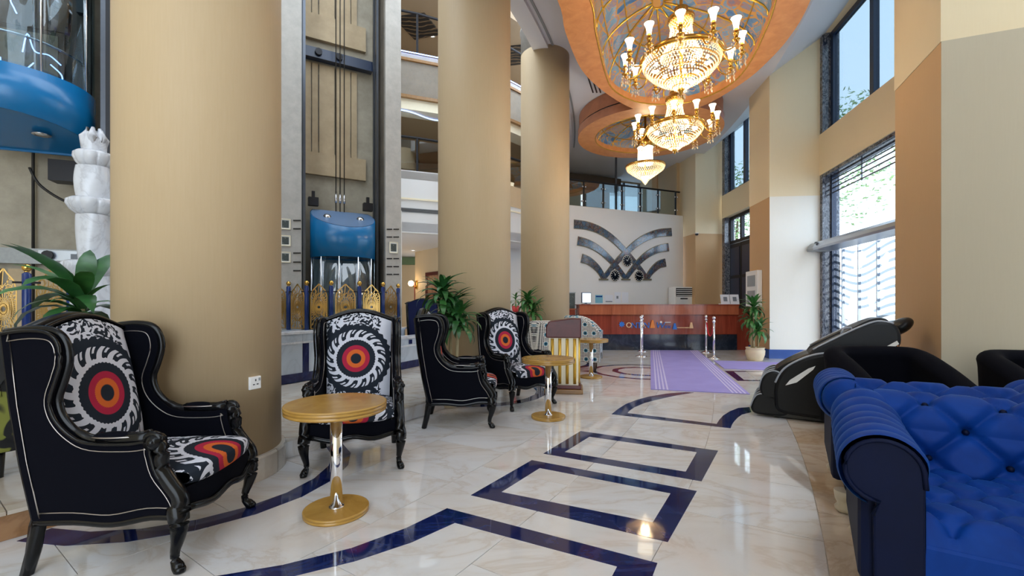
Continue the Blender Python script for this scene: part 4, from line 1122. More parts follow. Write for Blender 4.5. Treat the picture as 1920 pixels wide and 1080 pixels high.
# ============================================================ CHANDELIERS
def chandelier(x, y, ztip, zsuspend, label, seed=1):
    t = thing('crystal_chandelier', label, 'chandelier', (x, y, ztip), 0, 'crystal chandeliers')
    rim_r, rim_z = .50, .42
    # basket of bead strands
    mb = MB(); prof = [(.03, .02), (.10, .05), (.15, .10), (.27, .15), (.39, .24), (.48, .34), (.50, .42)]
    def pr(v):
        tt = v * (len(prof) - 1); i = min(int(tt), len(prof) - 2); q = tt - i
        return lerp(prof[i][0], prof[i + 1][0], q), lerp(prof[i][1], prof[i + 1][1], q)
    for v in [k / 22 for k in range(23)]:
        r, z = pr(v); n = max(8, int(2 * math.pi * r / .040))
        for k in range(n): a = 2 * math.pi * (k + v * 7) / n; mb.octa((r * math.cos(a), r * math.sin(a), z), .0125, .015)
    tag(mb.build('bead_basket', 'crystal', t), kind='stuff')
    mb = MB()
    for v in (.02, .2, .42, .6, .8):
        r, z = pr(v); mb.tube([(r * math.cos(2 * math.pi * k / 32), r * math.sin(2 * math.pi * k / 32), z) for k in range(32)], .006, 5, True)
    mb.build('basket_hoop', 'gold_metal', t)
    MB().lathe([(.49, .40), (.525, .405), (.535, .43), (.52, .46), (.50, .465), (.49, .45), (.49, .40)], seg=48, cap=False).build('rim', 'gold_metal', t)
    MB().lathe([(0, -.06), (.02, -.03), (.03, .0), (.05, .03), (.03, .05), (.015, .06), (.0, .08)], seg=12).build('bottom_finial', 'gold_metal', t)
    # flared crown of strands
    mb = MB(); pr2 = [(.26, .46), (.20, .56), (.15, .70), (.13, .84), (.15, .92)]
    for j in range(24):
        v = j / 23 * (len(pr2) - 1); i = min(int(v), len(pr2) - 2); q = v - i; r, z = lerp(pr2[i][0], pr2[i + 1][0], q), lerp(pr2[i][1], pr2[i + 1][1], q)
        n = max(10, int(2 * math.pi * r / .042))
        for k in range(n): a = 2 * math.pi * (k + j * .5) / n; mb.octa((r * math.cos(a), r * math.sin(a), z), .012, .014)
    tag(mb.build('bead_crown', 'crystal', t), kind='stuff')
    MB().lathe([(.14, .90), (.17, .94), (.17, .98), (.12, 1.0), (.08, 1.06), (.09, 1.10), (.03, 1.14)], seg=24).build('crown_cap', 'gold_metal', t)
    MB().lathe([(.022, .1), (.022, zsuspend - ztip)], seg=10).build('stem', 'gold_metal', t)
    # arms with candle cups, tulip shades and drops
    N = 12
    for k in range(N):
        a = 2 * math.pi * (k + .3) / N; ca, sa = math.cos(a), math.sin(a)
        pts = spline([(.50, .42), (.57, .30), (.67, .28), (.72, .32), (.72, .36)], 4)
        arm = MB().tube([(p.x * ca, p.x * sa, p.y) for p in pts], .011, 6).build('arm', 'gold_metal', t)
        bx, by = .72 * ca, .72 * sa
        MB().lathe([(.015, .34), (.05, .36), (.02, .38), (.03, .42), (.036, .44), (.02, .46), (.026, .49)], (bx, by, 0), 10).build('candle_cup', 'gold_metal', arm)
        MB().lathe([(.028, .485), (.032, .53), (.042, .58), (.062, .62)], (bx, by, 0), 12, cap=False).build('tulip_shade', 'shade_glow', arm)
        mb = MB()
        for q in range(5):
            b = 2 * math.pi * q / 5; 
            for w in range(3): mb.octa((bx + .05 * math.cos(b), by + .05 * math.sin(b), .32 - .05 * w), .009, .02 if w < 2 else .03)
        tag(mb.build('crystal_drop', 'crystal', arm), kind='stuff')
    for k in range(10):
        a = 2 * math.pi * k / 10; r = .33 if k % 2 else .22
        MB().ball((r * math.cos(a), r * math.sin(a), .36 if k % 2 else .26), .022, 8, 6).build('bulb', 'bulb', t)
    MB().ball((0, 0, .80), .045, 8, 6).build('bulb', 'bulb', t)
    for z, e, rr in ((.32, 55, .12), (.78, 18, .05)):
        ld = bpy.data.lights.new('lamp_light', 'POINT'); ld.energy = e; ld.color = (1, .84, .60); ld.shadow_soft_size = rr
        lo = bpy.data.objects.new('lamp_light', ld); COL.objects.link(lo); lo.location = (0, 0, z); lo.parent = t
    return t
chandelier(.373 * 6.0, 6.0, 4.02, 6.30, 'big crystal basket chandelier with tulip candle arms under the wide middle of the oval vault')
chandelier(.359 * 8.4, 8.4, 4.04, 6.30, 'crystal basket chandelier with tulip candle arms hanging before the far rim of the oval soffit')
# simple drum-and-dish chandelier over the desk
t = thing('dish_chandelier', 'small chandelier with a bright drum over a beaded dish, under the round dome', 'chandelier', (.294 * 12.1, 12.1, 4.39))
mb = MB()
pf = [(.02, .03), (.12, .16), (.30, .28), (.46, .40), (.50, .48)]
for j in range(22):
    v = j / 21 * (len(pf) - 1); i = min(int(v), len(pf) - 2); q = v - i; r, z = lerp(pf[i][0], pf[i + 1][0], q), lerp(pf[i][1], pf[i + 1][1], q)
    n = max(8, int(2 * math.pi * r / .05))
    for k in range(n): a = 2 * math.pi * (k + j * .5) / n; mb.octa((r * math.cos(a), r * math.sin(a), z), .017, .02)
tag(mb.build('bead_dish', 'crystal', t), kind='stuff')
MB().lathe([(.47, .47), (.52, .48), (.52, .52), (.47, .53)], seg=40, cap=False).build('dish_rim', 'gold_metal', t)
MB().lathe([(0, 0), (.03, .05), (.10, .18), (.11, .22)], seg=16).build('cone_shade', 'shade_glow', t)
MB().lathe([(.20, .55), (.19, .95), (.21, 1.0)], seg=24).build('drum_shade', 'shade_glow', t)
MB().lathe([(.21, 1.0), (.23, 1.02), (.23, 1.2), (.16, 1.3), (.03, 1.36), (.03, 1.86)], seg=24).build('crown_cap', 'gold_metal', t)
MB().lathe([(.02, .05), (.02, 1.1)], seg=8).build('stem', 'gold_metal', t)
ld = bpy.data.lights.new('lamp_light', 'POINT'); ld.energy = 40; ld.color = (1, .78, .48); ld.shadow_soft_size = .1
lo = bpy.data.objects.new('lamp_light', ld); COL.objects.link(lo); lo.location = (0, 0, .42); lo.parent = t
# ============================================================ WING CHAIRS
def hw(d): return .335 - .02 * max(0, min(1, d / .7))
OUT = [(.606, .25), (.66, .5), (.70, .75), (.735, 1.07), (.62, 1.085), (.53, 1.075), (.487, 1.03), (.475, .95), (.497, .86), (.52, .78), (.50, .70), (.44, .63), (.36, .59), (.20, .583), (.11, .59), (.10, .54), (.075, .45), (.02, .37), (-.01, .31), (-.012, .255), (.12, .262), (.28, .236), (.44, .25)]
def dy(d): return d - .30
def side_outline():
    P = [Vector(p) for p in OUT]
    back = P[0:4]; rest = spline(P[3:20], 4); bot = spline(P[19:] + [P[0]], 4)
    return back[:3] + rest + bot[1:-1]
def inset(poly, o):
    out = []; n = len(poly)
    for i in range(n):
        t = (poly[(i + 1) % n] - poly[i - 1]).normalized(); out.append(poly[i] + Vector((-t.y, t.x)) * o)
    return out
SO = side_outline()
def zt(x): return 1.065 + .075 * max(0, math.cos(math.pi * x / .56)) ** 1.2
def interp(tab, z):
    for (a, b), (c, d) in zip(tab[:-1], tab[1:]):
        if z <= c: return lerp(b, d, max(0, (z - a) / (c - a)))
    return tab[-1][1]
DB = [(.25, .606), (.5, .66), (.75, .70), (1.07, .735), (1.15, .745)]
DF = [(.40, .50), (.60, .535), (.85, .585), (1.08, .635), (1.15, .65)]
def wing_chair(label, velvet='black_velvet', outer='black_velvet', wood='black_wood'):
    t = thing('wing_chair', label, 'armchair')
    for s in (-1, 1):
        n = len(SO)
        mb = MB(); mb.add([(s * hw(p.x), dy(p.x), p.y) for p in SO] + [(s * (hw(p.x) - .05), dy(p.x), p.y) for p in SO],
            [tuple(range(n)), tuple(range(2 * n - 1, n - 1, -1))] + [(i, (i + 1) % n, n + (i + 1) % n, n + i) for i in range(n)])
        pn = mb.build('side_panel', velvet if s < 0 or True else outer, t)
        k0 = next(i for i, p in enumerate(SO) if p.y > 1.06); k1 = next(i for i, p in enumerate(SO) if p.y < .30 and p.x < .05)
        path = SO[k0:k1]
        MB().tube([(s * (hw(p.x) - .02), dy(p.x), p.y) for p in path], [.016 if p.y > .62 else .020 for p in path], 8, flat=1.5, up=(1, 0, 0)).build('wing_frame', wood, t)
        MB().tube([(s * (hw(p.x) + .012), dy(p.x + .004), p.y) for p in path], .008, 6).build('frame_bead', wood, t)
        MB().tube([(s * (hw(p.x) - .025), dy(p.x), p.y) for p in SO[:4]], .022, 6).build('rear_stile', wood, t)
        bot = [p for p in SO if p.y < .27]; bot = sorted(bot, key=lambda p: p.x)
        MB().tube([(s * (hw(p.x) - .02), dy(p.x), p.y - .012) for p in bot], .02, 8).build('side_rail', wood, t)
        q = inset(SO, .034)
        MB().tube([(s * (hw(p.x) + .003), dy(p.x), p.y) for p in q], .0030, 4, True).build('nail_trim', 'silver_nail', pn)
        qi = [p for p in q[k0:k1] if p.y > .4]
        MB().tube([(s * (hw(p.x) - .053), dy(p.x), p.y) for p in qi], .0028, 4).build('nail_trim', 'silver_nail', pn)
        # arm post, scroll, pad
        post = spline([(.115, .60), (.085, .55), (.085, .47), (.045, .40), (.005, .34), (-.005, .27)], 4)
        MB().tube([(s * (hw(p.x) - .012), dy(p.x - .012), p.y) for p in post], [lerp(.030, .036, i / (len(post) - 1)) for i in range(len(post))], 10).build('arm_post', wood, t)
        mb = MB(); sc = []
        for k in range(22):
            a = k * .42; r = .040 - .0014 * k; sc.append((s * (hw(.1) - .005), dy(.098) + r * math.cos(a), .588 + r * math.sin(a)))
        mb.tube(sc, [.016] * 22, 8); mb.ball((s * (hw(.1) + .012), dy(.098), .588), .018, 8, 6)
        mb.lathe([(0, -.035), (.034, -.03), (.036, 0), (.034, .03), (0, .035)], (s * (hw(.1) - .012), dy(.098), .586), 12, rot=Matrix.Rotation(R(90), 3, 'Y'))
        mb.build('arm_scroll', wood, t)
        MB().tube([(s * (hw(d) - .018), dy(d), z) for d, z in ((.34, .602), (.25, .598), (.17, .60), (.12, .606))], [.024, .026, .026, .03], 10, flat=1.2, up=(1, 0, 0)).build('arm_rest', wood, t)
        mb = MB(); mb.ball((s * (hw(.27) - .018), dy(.27), .612), .1, 14, 8, (.30, .95, .22)); pad = mb.build('arm_pad', velvet, t)
        MB().tube([(s * (hw(.27) - .018) + .031 * math.cos(k * .314), dy(.27) + .098 * math.sin(k * .314), .612) for k in range(20)], .004, 4, True).build('pad_trim', 'silver_nail', pad)
        # legs
        ox, oy = s * .45, -.9
        lg = [(0, .30), (.018, .25), (.022, .20), (.010, .14), (-.006, .09), (-.006, .05), (.014, .025), (.022, .004)]
        rr = [.040, .043, .036, .026, .020, .019, .026, .022]
        P = spline([(o, z, r) for (o, z), r in zip(lg, rr)], 3)
        leg = MB().tube([(s * .318 + ox * p.x, dy(.012) + oy * p.x, p.y) for p in P], [p.z for p in P], 10).build('leg', wood, t)
        MB().lathe([(.012, 0), (.024, .004), (.026, .018), (.02, .03)], (s * .318 + ox * .024, dy(.012) + oy * .024, 0), 10).tube([(s * .318 + ox * .046, dy(.012) + oy * .046, .012), (s * .318 + ox * .02, dy(.012) + oy * .02, .03)], [.009, .014], 6).build('carved_toe', wood, leg)
        MB().tube([(s * .285, dy(.612), .32), (s * .285, dy(.612), .22), (s * .285, dy(.63), .1), (s * .288, dy(.655), .0)], [.031, .030, .027, .025], 8).build('leg', wood, t)
    # back
    def bf(u, v):
        x = lerp(-.262, .262, u); z = lerp(.40, zt(x) - .012, v); b = (1 - (2 * u - 1) ** 4) * (1 - (2 * v - 1) ** 4)
        d = interp(DF, z) - .045 * b + .02 * (1 - (1 - (2 * u - 1) ** 8)); return (x * (1 - .06 * (1 - v)), dy(d), z)
    MB().grid(bf, 16, 16).build('back_cushion', 'suzani_back', t)
    def ob(u, v):
        x = lerp(-1, 1, u); z = lerp(.25, zt(x * .27) + .0, v); d = interp(DB, z); return (x * (hw(d) - .01), dy(d + .004), z)
    MB().grid(ob, 12, 10).build('outer_back', outer, t)
    cr = [(x, dy(.70), zt(x)) for x in [lerp(-.30, .30, k / 20) for k in range(21)]]
    MB().tube(cr, .026, 8, flat=1.5).build('crest_rail', wood, t)
    MB().tube([(x, y - .048, z + .004) for x, y, z in cr], .012, 6).build('crest_bead', wood, t)
    MB().box((0, dy(.62), .275), (.56, .04, .06)).build('rear_rail', wood, t)
    # seat
    def sc_(u, v):
        a = 2 * math.pi * u; x = lerp(-1, 1, v); e = (1 - abs(x) ** 7)
        ca, sa = math.cos(a), math.sin(a); p = .42
        cx = math.copysign(abs(ca) ** p, ca); cz = math.copysign(abs(sa) ** p, sa)
        df = -.035 - .03 * (1 - x * x); db_ = .53; d = lerp(df, db_, .5 + .5 * cx); w_ = hw(d) - .056
        zz = .405 + cz * (.055 + .018 * (1 - cx * cx) * (1 - x * x)) * (.55 + .45 * e)
        return (x * w_, dy(lerp(.25, d, .96 + .04 * e)), zz)
    MB().grid(sc_, 40, 16, True, True).build('seat_cushion', 'suzani_seat', t)
    n = 16; X = [lerp(-.285, .285, k / n) for k in range(n + 1)]
    fr = lambda x: -.012 - .035 * (1 - (x / .285) ** 2)
    mb = MB(); mb.grid(lambda u, v: (lerp(-.285, .285, u), dy(fr(lerp(-.285, .285, u))), lerp(.262, .365, v)), n, 2); mb.build('seat_front', velvet, t)
    MB().box((0, dy(.28), .315), (.52, .5, .07)).build('seat_base', velvet, t)
    MB().tube([(x, dy(fr(x) - .004), .258 + .012 * math.cos(2 * math.pi * x / .285)) for x in X], .018, 8).build('front_apron', wood, t)
    MB().tube([(x, dy(fr(x) - .016), .272 + .012 * math.cos(2 * math.pi * x / .285)) for x in X], .006, 6).build('apron_bead', wood, t)
    return t
wc = wing_chair('black wing armchair with red medallion print beside the column with the power socket')
wc.location = (-1.825, 2.33, 0); wc.rotation_euler = (0, 0, R(95))
place(wc, (-1.21, 3.53, 0), R(15), 'black wing armchair with red medallion print standing right behind the near round table')
place(wc, (-.52, 4.71, 0), R(94), 'black wing armchair seen from its plain velvet side, in front of the bushy plant')
place(wc, (.07, 5.53, 0), R(38), 'black wing armchair with red medallion print beside the farther round table')
b = wing_chair('navy blue wing armchair behind the low marble wall, its back turned', 'navy_velvet', 'navy_velvet')
b.location = (-1.52, 8.5, -.008 + .158); b.rotation_euler = (0, 0, R(170))

# ============================================================ ROUND TABLES
def round_table(loc, label):
    t = thing('round_table', label, 'table', loc)
    MB().lathe([(0, .585), (.27, .585), (.279, .59), (.279, .601), (.272, .605), (.281, .609), (.281, .62), (.275, .624), (.282, .628), (.280, .634), (.274, .637)], seg=64).build('table_edge', 'gold_edge', t)
    MB().lathe([(.274, .6368), (0, .6368)], seg=64, smooth=False).build('table_top', 'gold_wood', t)
    MB().lathe([(.034, .03), (.034, .585)], seg=32).build('pole', 'chrome', t)
    MB().lathe([(.042, .032), (.042, .037), (.034, .038)], seg=32).build('pole_collar', 'chrome', t)
    MB().lathe([(0, 0), (.176, 0), (.180, .006), (.180, .014), (.176, .017), (.181, .020), (.180, .029), (.174, .032)], seg=64).build('base_edge', 'gold_edge', t)
    MB().lathe([(.174, .0318), (0, .0318)], seg=64, smooth=False).build('base_top', 'gold_wood', t)
    return t
rt = round_table((-1.015, 2.62, 0), 'round golden wood table on a chrome post, next to the socket column')
place(rt, (.384, 4.80, 0), .5, 'round golden wood table on a chrome post, in front of the cream and gold stand')
place(rt, (1.30, 7.45, 0), .9, 'round golden wood table on a chrome post beside the mosaic print armchair')

# ============================================================ TUB ARMCHAIRS
def tub(name, label, cat, W=.92, D=.82, hb=.84, ha=.58, th=.15, mat='black_velvet', roll='black_velvet', seatmat=None, leg='black_paint', legh=.12, seath=.42, drop=1.6, button=True):
    t = thing(name, label, cat)
    N = 44; w, dd = W / 2, D / 2
    path = []                               # plan of the outer face, left front -> back -> right front
    for k in range(N + 1):
        s = k / N
        rc = .26
        L1, L2 = D - rc, W - 2 * rc; La = math.pi / 2 * rc; tot = 2 * L1 + L2 + 2 * La; q = s * tot
        if q < L1: p, n_ = Vector((-w, -dd + q)), Vector((-1, 0))
        elif q < L1 + La: a = (q - L1) / rc; n_ = Vector((-math.cos(a), math.sin(a))); p = Vector((-w + rc, dd - rc)) + n_ * rc
        elif q < L1 + La + L2: p, n_ = Vector((-w + rc + q - L1 - La, dd)), Vector((0, 1))
        elif q < L1 + 2 * La + L2: a = (q - L1 - La - L2) / rc; n_ = Vector((math.sin(a), math.cos(a))); p = Vector((w - rc, dd - rc)) + n_ * rc
        else: p, n_ = Vector((w, dd - rc - (q - L1 - 2 * La - L2))), Vector((1, 0))
        fy = max(0, min(1, (p.y + dd) / (D * .92)))
        path.append((p, n_, lerp(ha, hb, fy ** drop if drop < 1 else 1 - (1 - fy) ** drop)))
    prof = []                               # (inset, dz below the top) from outer bottom over the roll to the inner bottom
    r = th / 2
    sec = [(0.02, None), (.0, -r * 1.9)] + [(r - r * math.cos(a) * 1.12, -r + r * math.sin(a)) for a in [R(x) for x in range(-20, 201, 20)]] + [(th, -r * 1.9), (th + .01, 'seat')]
    mb = MB(); m = len(sec)
    P = []
    for p, n_, h in path:
        for o, z in sec:
            q = p - n_ * o; zz = legh + .02 if z is None else (seath - .12 if z == 'seat' else h + z); P.append((q.x, q.y, zz))
    mb.add(P, [(k * m + i, k * m + i + 1, (k + 1) * m + i + 1, (k + 1) * m + i) for k in range(N) for i in range(m - 1)], True)
    mb.build('shell', mat, t)
    for k, s in ((0, -1), (N, 1)):
        p, n_, h = path[k]
        mb = MB(); pts = P[k * m:(k + 1) * m]; c = Vector((sum(q[0] for q in pts) / m, -dd, sum(q[2] for q in pts) / m))
        mb.add([(q[0], q[1] - .012, q[2]) for q in pts] + list(pts), [tuple(range(m))] + [(i, i + 1, m + i + 1, m + i) for i in range(m - 1)]); fp = mb.build('arm_front', roll, t)
        MB().tube([(q[0], q[1] - .014, q[2]) for q in pts[1:-1]], .006, 6).build('piping', roll, fp)
        if button: MB().ball((p.x - n_.x * r, -dd - .014, h - r * 1.1), .014, 10, 8, (1, .5, 1)).build('button', 'steel', fp)
    MB().box((0, -.01, (legh + seath - .12) / 2 + .01), (W - .06, D - .06, seath - .12 - legh)).build('seat_base', mat, t, bevel=.02)
    MB().box((0, -.06, seath - .06), (W - 2 * th - .02, D - th - .02, .13)).build('seat_cushion', seatmat or mat, t, bevel=.04)
    for sx in (-1, 1):
        for sy in (-1, 1): MB().lathe([(.016, 0), (.026, legh + .03)], (sx * (w - .1), sy * (dd - .1), 0), 10).build('leg', leg, t)
    return t
tb = tub('tub_armchair', 'black velvet tub armchair between the massage chair and the blue sofas', 'armchair', W=.80, hb=.83, ha=.58)
tb.location = (3.12, 3.74, 0); tb.rotation_euler = (0, 0, R(-12))
place(tb, (4.10, 3.36, 0), R(-17.5), 'black velvet tub armchair against the grey-beige window pillar')
mo = tub('mosaic_armchair', 'armchair in star mosaic print partly hidden by the cream and gold stand', 'armchair', W=.66, D=.66, hb=.93, ha=.70, th=.10, mat='mosaic_fabric', roll='grey_satin', leg='wood_leg', legh=.16, button=False)
mo.location = (.52, 7.95, 0); mo.rotation_euler = (0, 0, R(200))
m2 = tub('mosaic_armchair', 'armchair in blue star mosaic print with a grey satin edge by the far round table', 'armchair', W=.62, D=.66, hb=1.0, ha=.72, th=.09, mat='mosaic_fabric', roll='grey_satin', leg='wood_leg', legh=.16, drop=3.0, button=False)
m2.location = (1.30, 8.35, 0); m2.rotation_euler = (0, 0, R(75))
lp = tub('leaf_print_armchair', 'black armchair with an olive leaf print, on the raised platform', 'armchair', W=.70, D=.70, hb=.86, ha=.62, th=.12, mat='leaf_print', roll='leaf_print', legh=.15, button=False)
lp.location = (-3.45, 2.66, .15); lp.rotation_euler = (0, 0, R(60))

# ============================================================ CHESTERFIELD ARMCHAIRS
def tuft(u, v, du, dv):
    """button-tuft height: u, v in metres; buttons on a diamond grid"""
    a, b = u / du, v / dv
    p, q = a + b, a - b
    dp, dq = abs(p - round(p)), abs(q - round(q))
    crease = min(dp, dq)
    btn = math.hypot(dp, dq)
    return .034 * min(1, (crease / .17) ** .7) * (.4 + .6 * min(1, btn / .38)) - .034 * math.exp(-(btn / .12) ** 2)
def chesterfield(label, W=1.25):
    t = thing('chesterfield_armchair', label, 'sofa')
    w = W / 2; bi = 'blue_velvet'; dk = 'deep_velvet'
    btn = []
    def button(p_, nm, par):
        if not btn:
            o_ = MB().ball((0, 0, 0), .013, 10, 8).build(nm, dk, par); btn.append(o_.data)
        else:
            o_ = bpy.data.objects.new(nm, btn[0]); COL.objects.link(o_); o_.parent = par
        o_.location = p_
    def prof_back(v):      # arc length profile: (y, z) and outward normal
        L = [(.17, .34), (.20, .46), (.235, .58), (.25, .62)]
        pts = [Vector(p) for p in L]
        c = Vector((.355, .635)); r = .108
        for a in range(170, -75, -12): pts.append(c + r * Vector((math.cos(R(a)), math.sin(R(a)))))
        return pts
    PB = resample(prof_back(0), 90, False)
    arc = sum((PB[i + 1] - PB[i]).length for i in range(len(PB) - 1))
    def nrm(i):
        d = (PB[min(i + 1, 89)] - PB[max(i - 1, 0)]).normalized(); return Vector((-d.y, d.x))
    NU = 110; wi = w - .16
    def fb(u, v):
        i = int(round(v * 89)); p = PB[i]; n_ = nrm(i); x = lerp(-wi - .06, wi + .06, u); s = v * arc
        h = tuft(x + .0, s - .17, .26, .26) * (1 if s < .52 else max(.15, 1 - (s - .52) / .12)); return (x, p.x + n_.x * h, p.y + n_.y * h)
    bc = MB().grid(fb, NU, 89).build('tufted_back', bi, t)
    mb = MB()
    for i in range(-6, 7):
        for j in range(-2, 5):
            if (i + j) % 2: continue
            x, s = i * .13, .17 + j * .13
            if abs(x) > wi or s > .52 or s < .02: continue
            k = int(s / arc * 89); p = PB[k]; button((x, p.x + nrm(k).x * -.012, p.y + nrm(k).y * -.012), 'back_button', bc)
    def fs(u, v):
        x = lerp(-wi - .02, wi + .02, u); y = lerp(-.46, .20, v); e = min(1, (y + .46) / .06); ed = math.sqrt(max(0, 1 - (1 - e) ** 2))
        return (x, y, .36 + .07 * ed + tuft(x, y + .13, .20, .20) * ed)
    st = MB().grid(fs, 100, 60).build('tufted_seat', bi, t)
    mb = MB()
    for i in range(-6, 7):
        for j in range(-4, 5):
            if (i + j) % 2: continue
            x, y = i * .10, -.13 + j * .10
            if abs(x) < wi - .02 and -.42 < y < .17: button((x, y, .405), 'seat_button', st)
    MB().box((0, -.445, .29), (2 * wi + .04, .04, .16)).build('seat_front', bi, t, bevel=.015)
    MB().box((0, -.02, .22), (W - .10, .86, .20)).build('base', dk, t, bevel=.02)
    MB().box((0, .39, .36), (W - .12, .14, .46)).build('outer_back', dk, t, bevel=.03)
    for s in (-1, 1):
        # arm with channel pleats over the roll
        PA = []
        for p in [(.0, .34), (.0, .50), (.005, .58)]: PA.append(Vector(p))
        c = Vector((.115, .60)); r = .112
        for a in range(180, -80, -12): PA.append(c + r * Vector((math.cos(R(a)), math.sin(R(a)))))
        PA = resample(PA, 50, False)
        def fa(u, v):
            i = int(round(v * 49)); d = (PA[min(i + 1, 49)] - PA[max(i - 1, 0)]).normalized(); n_ = Vector((-d.y, d.x)); y = lerp(-.47, .36, u)
            rz_ = max(0, min(1, (v - .28) / .12)); h = .026 * (abs(math.sin(math.pi * (y + .02 * v) / .12)) ** .55) * rz_
            rise = .05 * max(0, (y + .05) / .41) ** 1.5
            return (s * (wi - .015 + PA[i].x + n_.x * h), y, PA[i].y + n_.y * h + rise * (1 if v > .2 else v * 5))
        MB().grid(fa, 84, 49).build('arm', bi, t)
        MB().ball((s * (wi + .10), .36, .65), .118, 18, 12, (1, .75, 1)).build('arm_end', bi, t)
        MB().box((s * (w - .055), -.04, .36), (.13, .80, .40)).build('outer_arm', dk, t, bevel=.03)
        # scroll front
        o = [(wi - .015, .12), (wi - .015, .56)] + [(wi - .015 + .115 + .112 * math.cos(R(a)), .60 + .112 * math.sin(R(a))) for a in range(170, -85, -12)] + [(wi + .13, .44), (wi + .125, .12)]
        n = len(o)
        mb = MB(); mb.add([(s * x, -.472, z) for x, z in o] + [(s * x, -.44, z) for x, z in o], [tuple(range(n)), tuple(range(2 * n - 1, n - 1, -1))] + [(i, (i + 1) % n, n + (i + 1) % n, n + i) for i in range(n)])
        sf = mb.build('scroll_front', dk, t, bevel=.008)
        MB().tube([(s * x, -.476, z) for x, z in o[1:-1]], .008, 6).build('piping', dk, sf)
        for y in (-.38, .39):
            MB().lathe([(.03, 0), (.045, .012), (.05, .03), (.034, .05), (.046, .075), (.052, .125)], (s * (w - .05), y, 0), 14).build('foot', 'cream_foot', t)
    return t
cf = chesterfield('blue velvet chesterfield with button-tufted back and seat, next to the polished floor frames', 1.1)
fc = Vector((-.555, -.832)); lat = Vector((.832, -.555))
bl = Vector((1.79, 2.42))                       # back-left corner
o = bl + lat * (1.1 / 2) + fc * .44
cf.location = (o.x, o.y, 0); cf.rotation_euler = (0, 0, math.atan2(fc.x, -fc.y))
f2 = Vector((.53, .848)); l2 = Vector((f2.y, -f2.x))
o2 = Vector((1.85, 2.60)) + l2 * (1.1 / 2) + f2 * .45
place(cf, (o2.x, o2.y, 0), math.atan2(f2.x, -f2.y), 'blue velvet chesterfield turned away, standing back to back with the tufted one')

# ============================================================ MASSAGE CHAIR
mc = thing('massage_chair', 'black reclined massage chair with padded foot wells and a head pillow, by the window pillar', 'massage chair', (2.58, 4.86, 0), math.atan2(-.515, .857))
def yprism(prof, y0, y1, n=4, tension=True):
    P = spline(prof, n, True) if tension else [Vector(p) for p in prof]; m = len(P)
    return MB().add([(p.x, y0, p.y) for p in P] + [(p.x, y1, p.y) for p in P], [tuple(range(m)), tuple(range(2 * m - 1, m - 1, -1))] + [(i, (i + 1) % m, m + (i + 1) % m, m + i) for i in range(m)])
shell = [(.24, .08), (.20, .22), (.21, .38), (.28, .52), (.42, .63), (.58, .70), (.74, .72), (.86, .60), (.92, .40), (.90, .14), (.80, .05), (.5, .05)]
for y0, y1 in ((0, .14), (.56, .70)):
    so = yprism(shell, y0, y1).build('side_shell', 'black_leather', mc, bevel=.035)
    yy = y0 - .002 if y0 == 0 else y1 + .002
    top = spline(shell[2:7], 5)
    MB().tube([(p.x, yy + (.02 if y0 == 0 else -.02), p.y) for p in top], .011, 6).build('shell_trim', 'grey_satin', so)
    d = -1 if y0 == 0 else 1
    MB().add([(.30, yy, .36), (.34, yy, .42), (.50, yy, .55), (.56, yy, .58), (.54, yy, .54), (.40, yy, .40)], [(0, 1, 2, 3, 4, 5)]).build('decal', 'white_plastic', so, solid=.004)
    MB().add([(.62, yy, .09), (.92, yy, .12), (.90, yy, .24), (.82, yy, .27)], [(0, 1, 2, 3)]).build('silver_panel', 'grey_plastic', so, solid=.004)
back = [(.50, .60), (.54, .74), (.72, .86), (.92, .98), (1.06, 1.04), (1.18, 1.02), (1.23, .93), (1.22, .80), (1.10, .68), (.86, .54), (.62, .50)]
for y0, y1 in ((.03, .15), (.55, .67)):
    o = yprism([(x, z - .0) for x, z in back], y0, y1).build('back_shell', 'grey_leather', mc, bevel=.03)
    yy = y0 - .002 if y0 < .3 else y1 + .002
    MB().tube([(p.x, yy + (.02 if y0 < .3 else -.02), p.y) for p in spline(back[1:6], 5)], .010, 6).build('shell_trim', 'grey_satin', o)
    MB().add([(1.02, yy, .72), (1.12, yy, .80), (1.20, yy, .86), (1.215, yy, .83), (1.14, yy, .76), (1.08, yy, .71)], [(0, 1, 2, 3, 4, 5)]).build('silver_panel', 'white_plastic', o, solid=.004)
    MB().add([(1.10, yy, .70), (1.16, yy, .76), (1.21, yy, .82), (1.215, yy, .74), (1.15, yy, .69)], [(0, 1, 2, 3, 4)]).build('orange_panel', 'orange_paint', o, solid=.004)
yprism([(.48, .52), (.50, .68), (.66, .80), (.90, .94), (1.05, 1.0), (1.12, .96), (1.05, .84), (.80, .62), (.62, .5)], .14, .56).build('back_pad', 'black_leather', mc, bevel=.04)
yprism([(.80, .90), (.90, .98), (1.04, 1.06), (1.14, 1.06), (1.17, .99), (1.02, .95)], .18, .52).build('shoulder_pad', 'grey_leather', mc, bevel=.03)
yprism([(.16, .40), (.20, .50), (.36, .62), (.56, .70), (.60, .62), (.5, .46), (.3, .34)], .13, .57).build('seat_pad', 'black_leather', mc, bevel=.04)
mb = MB(); mb.ball((1.27, .35, .98), .1, 20, 14, (1.25, 1.7, .68)); hd = mb.build('head_pillow', 'black_leather', mc)
hd.data.transform(Matrix.Translation((1.27, .35, .98)) @ Matrix.Rotation(R(-38), 4, 'Y') @ Matrix.Translation((-1.27, -.35, -.98)))
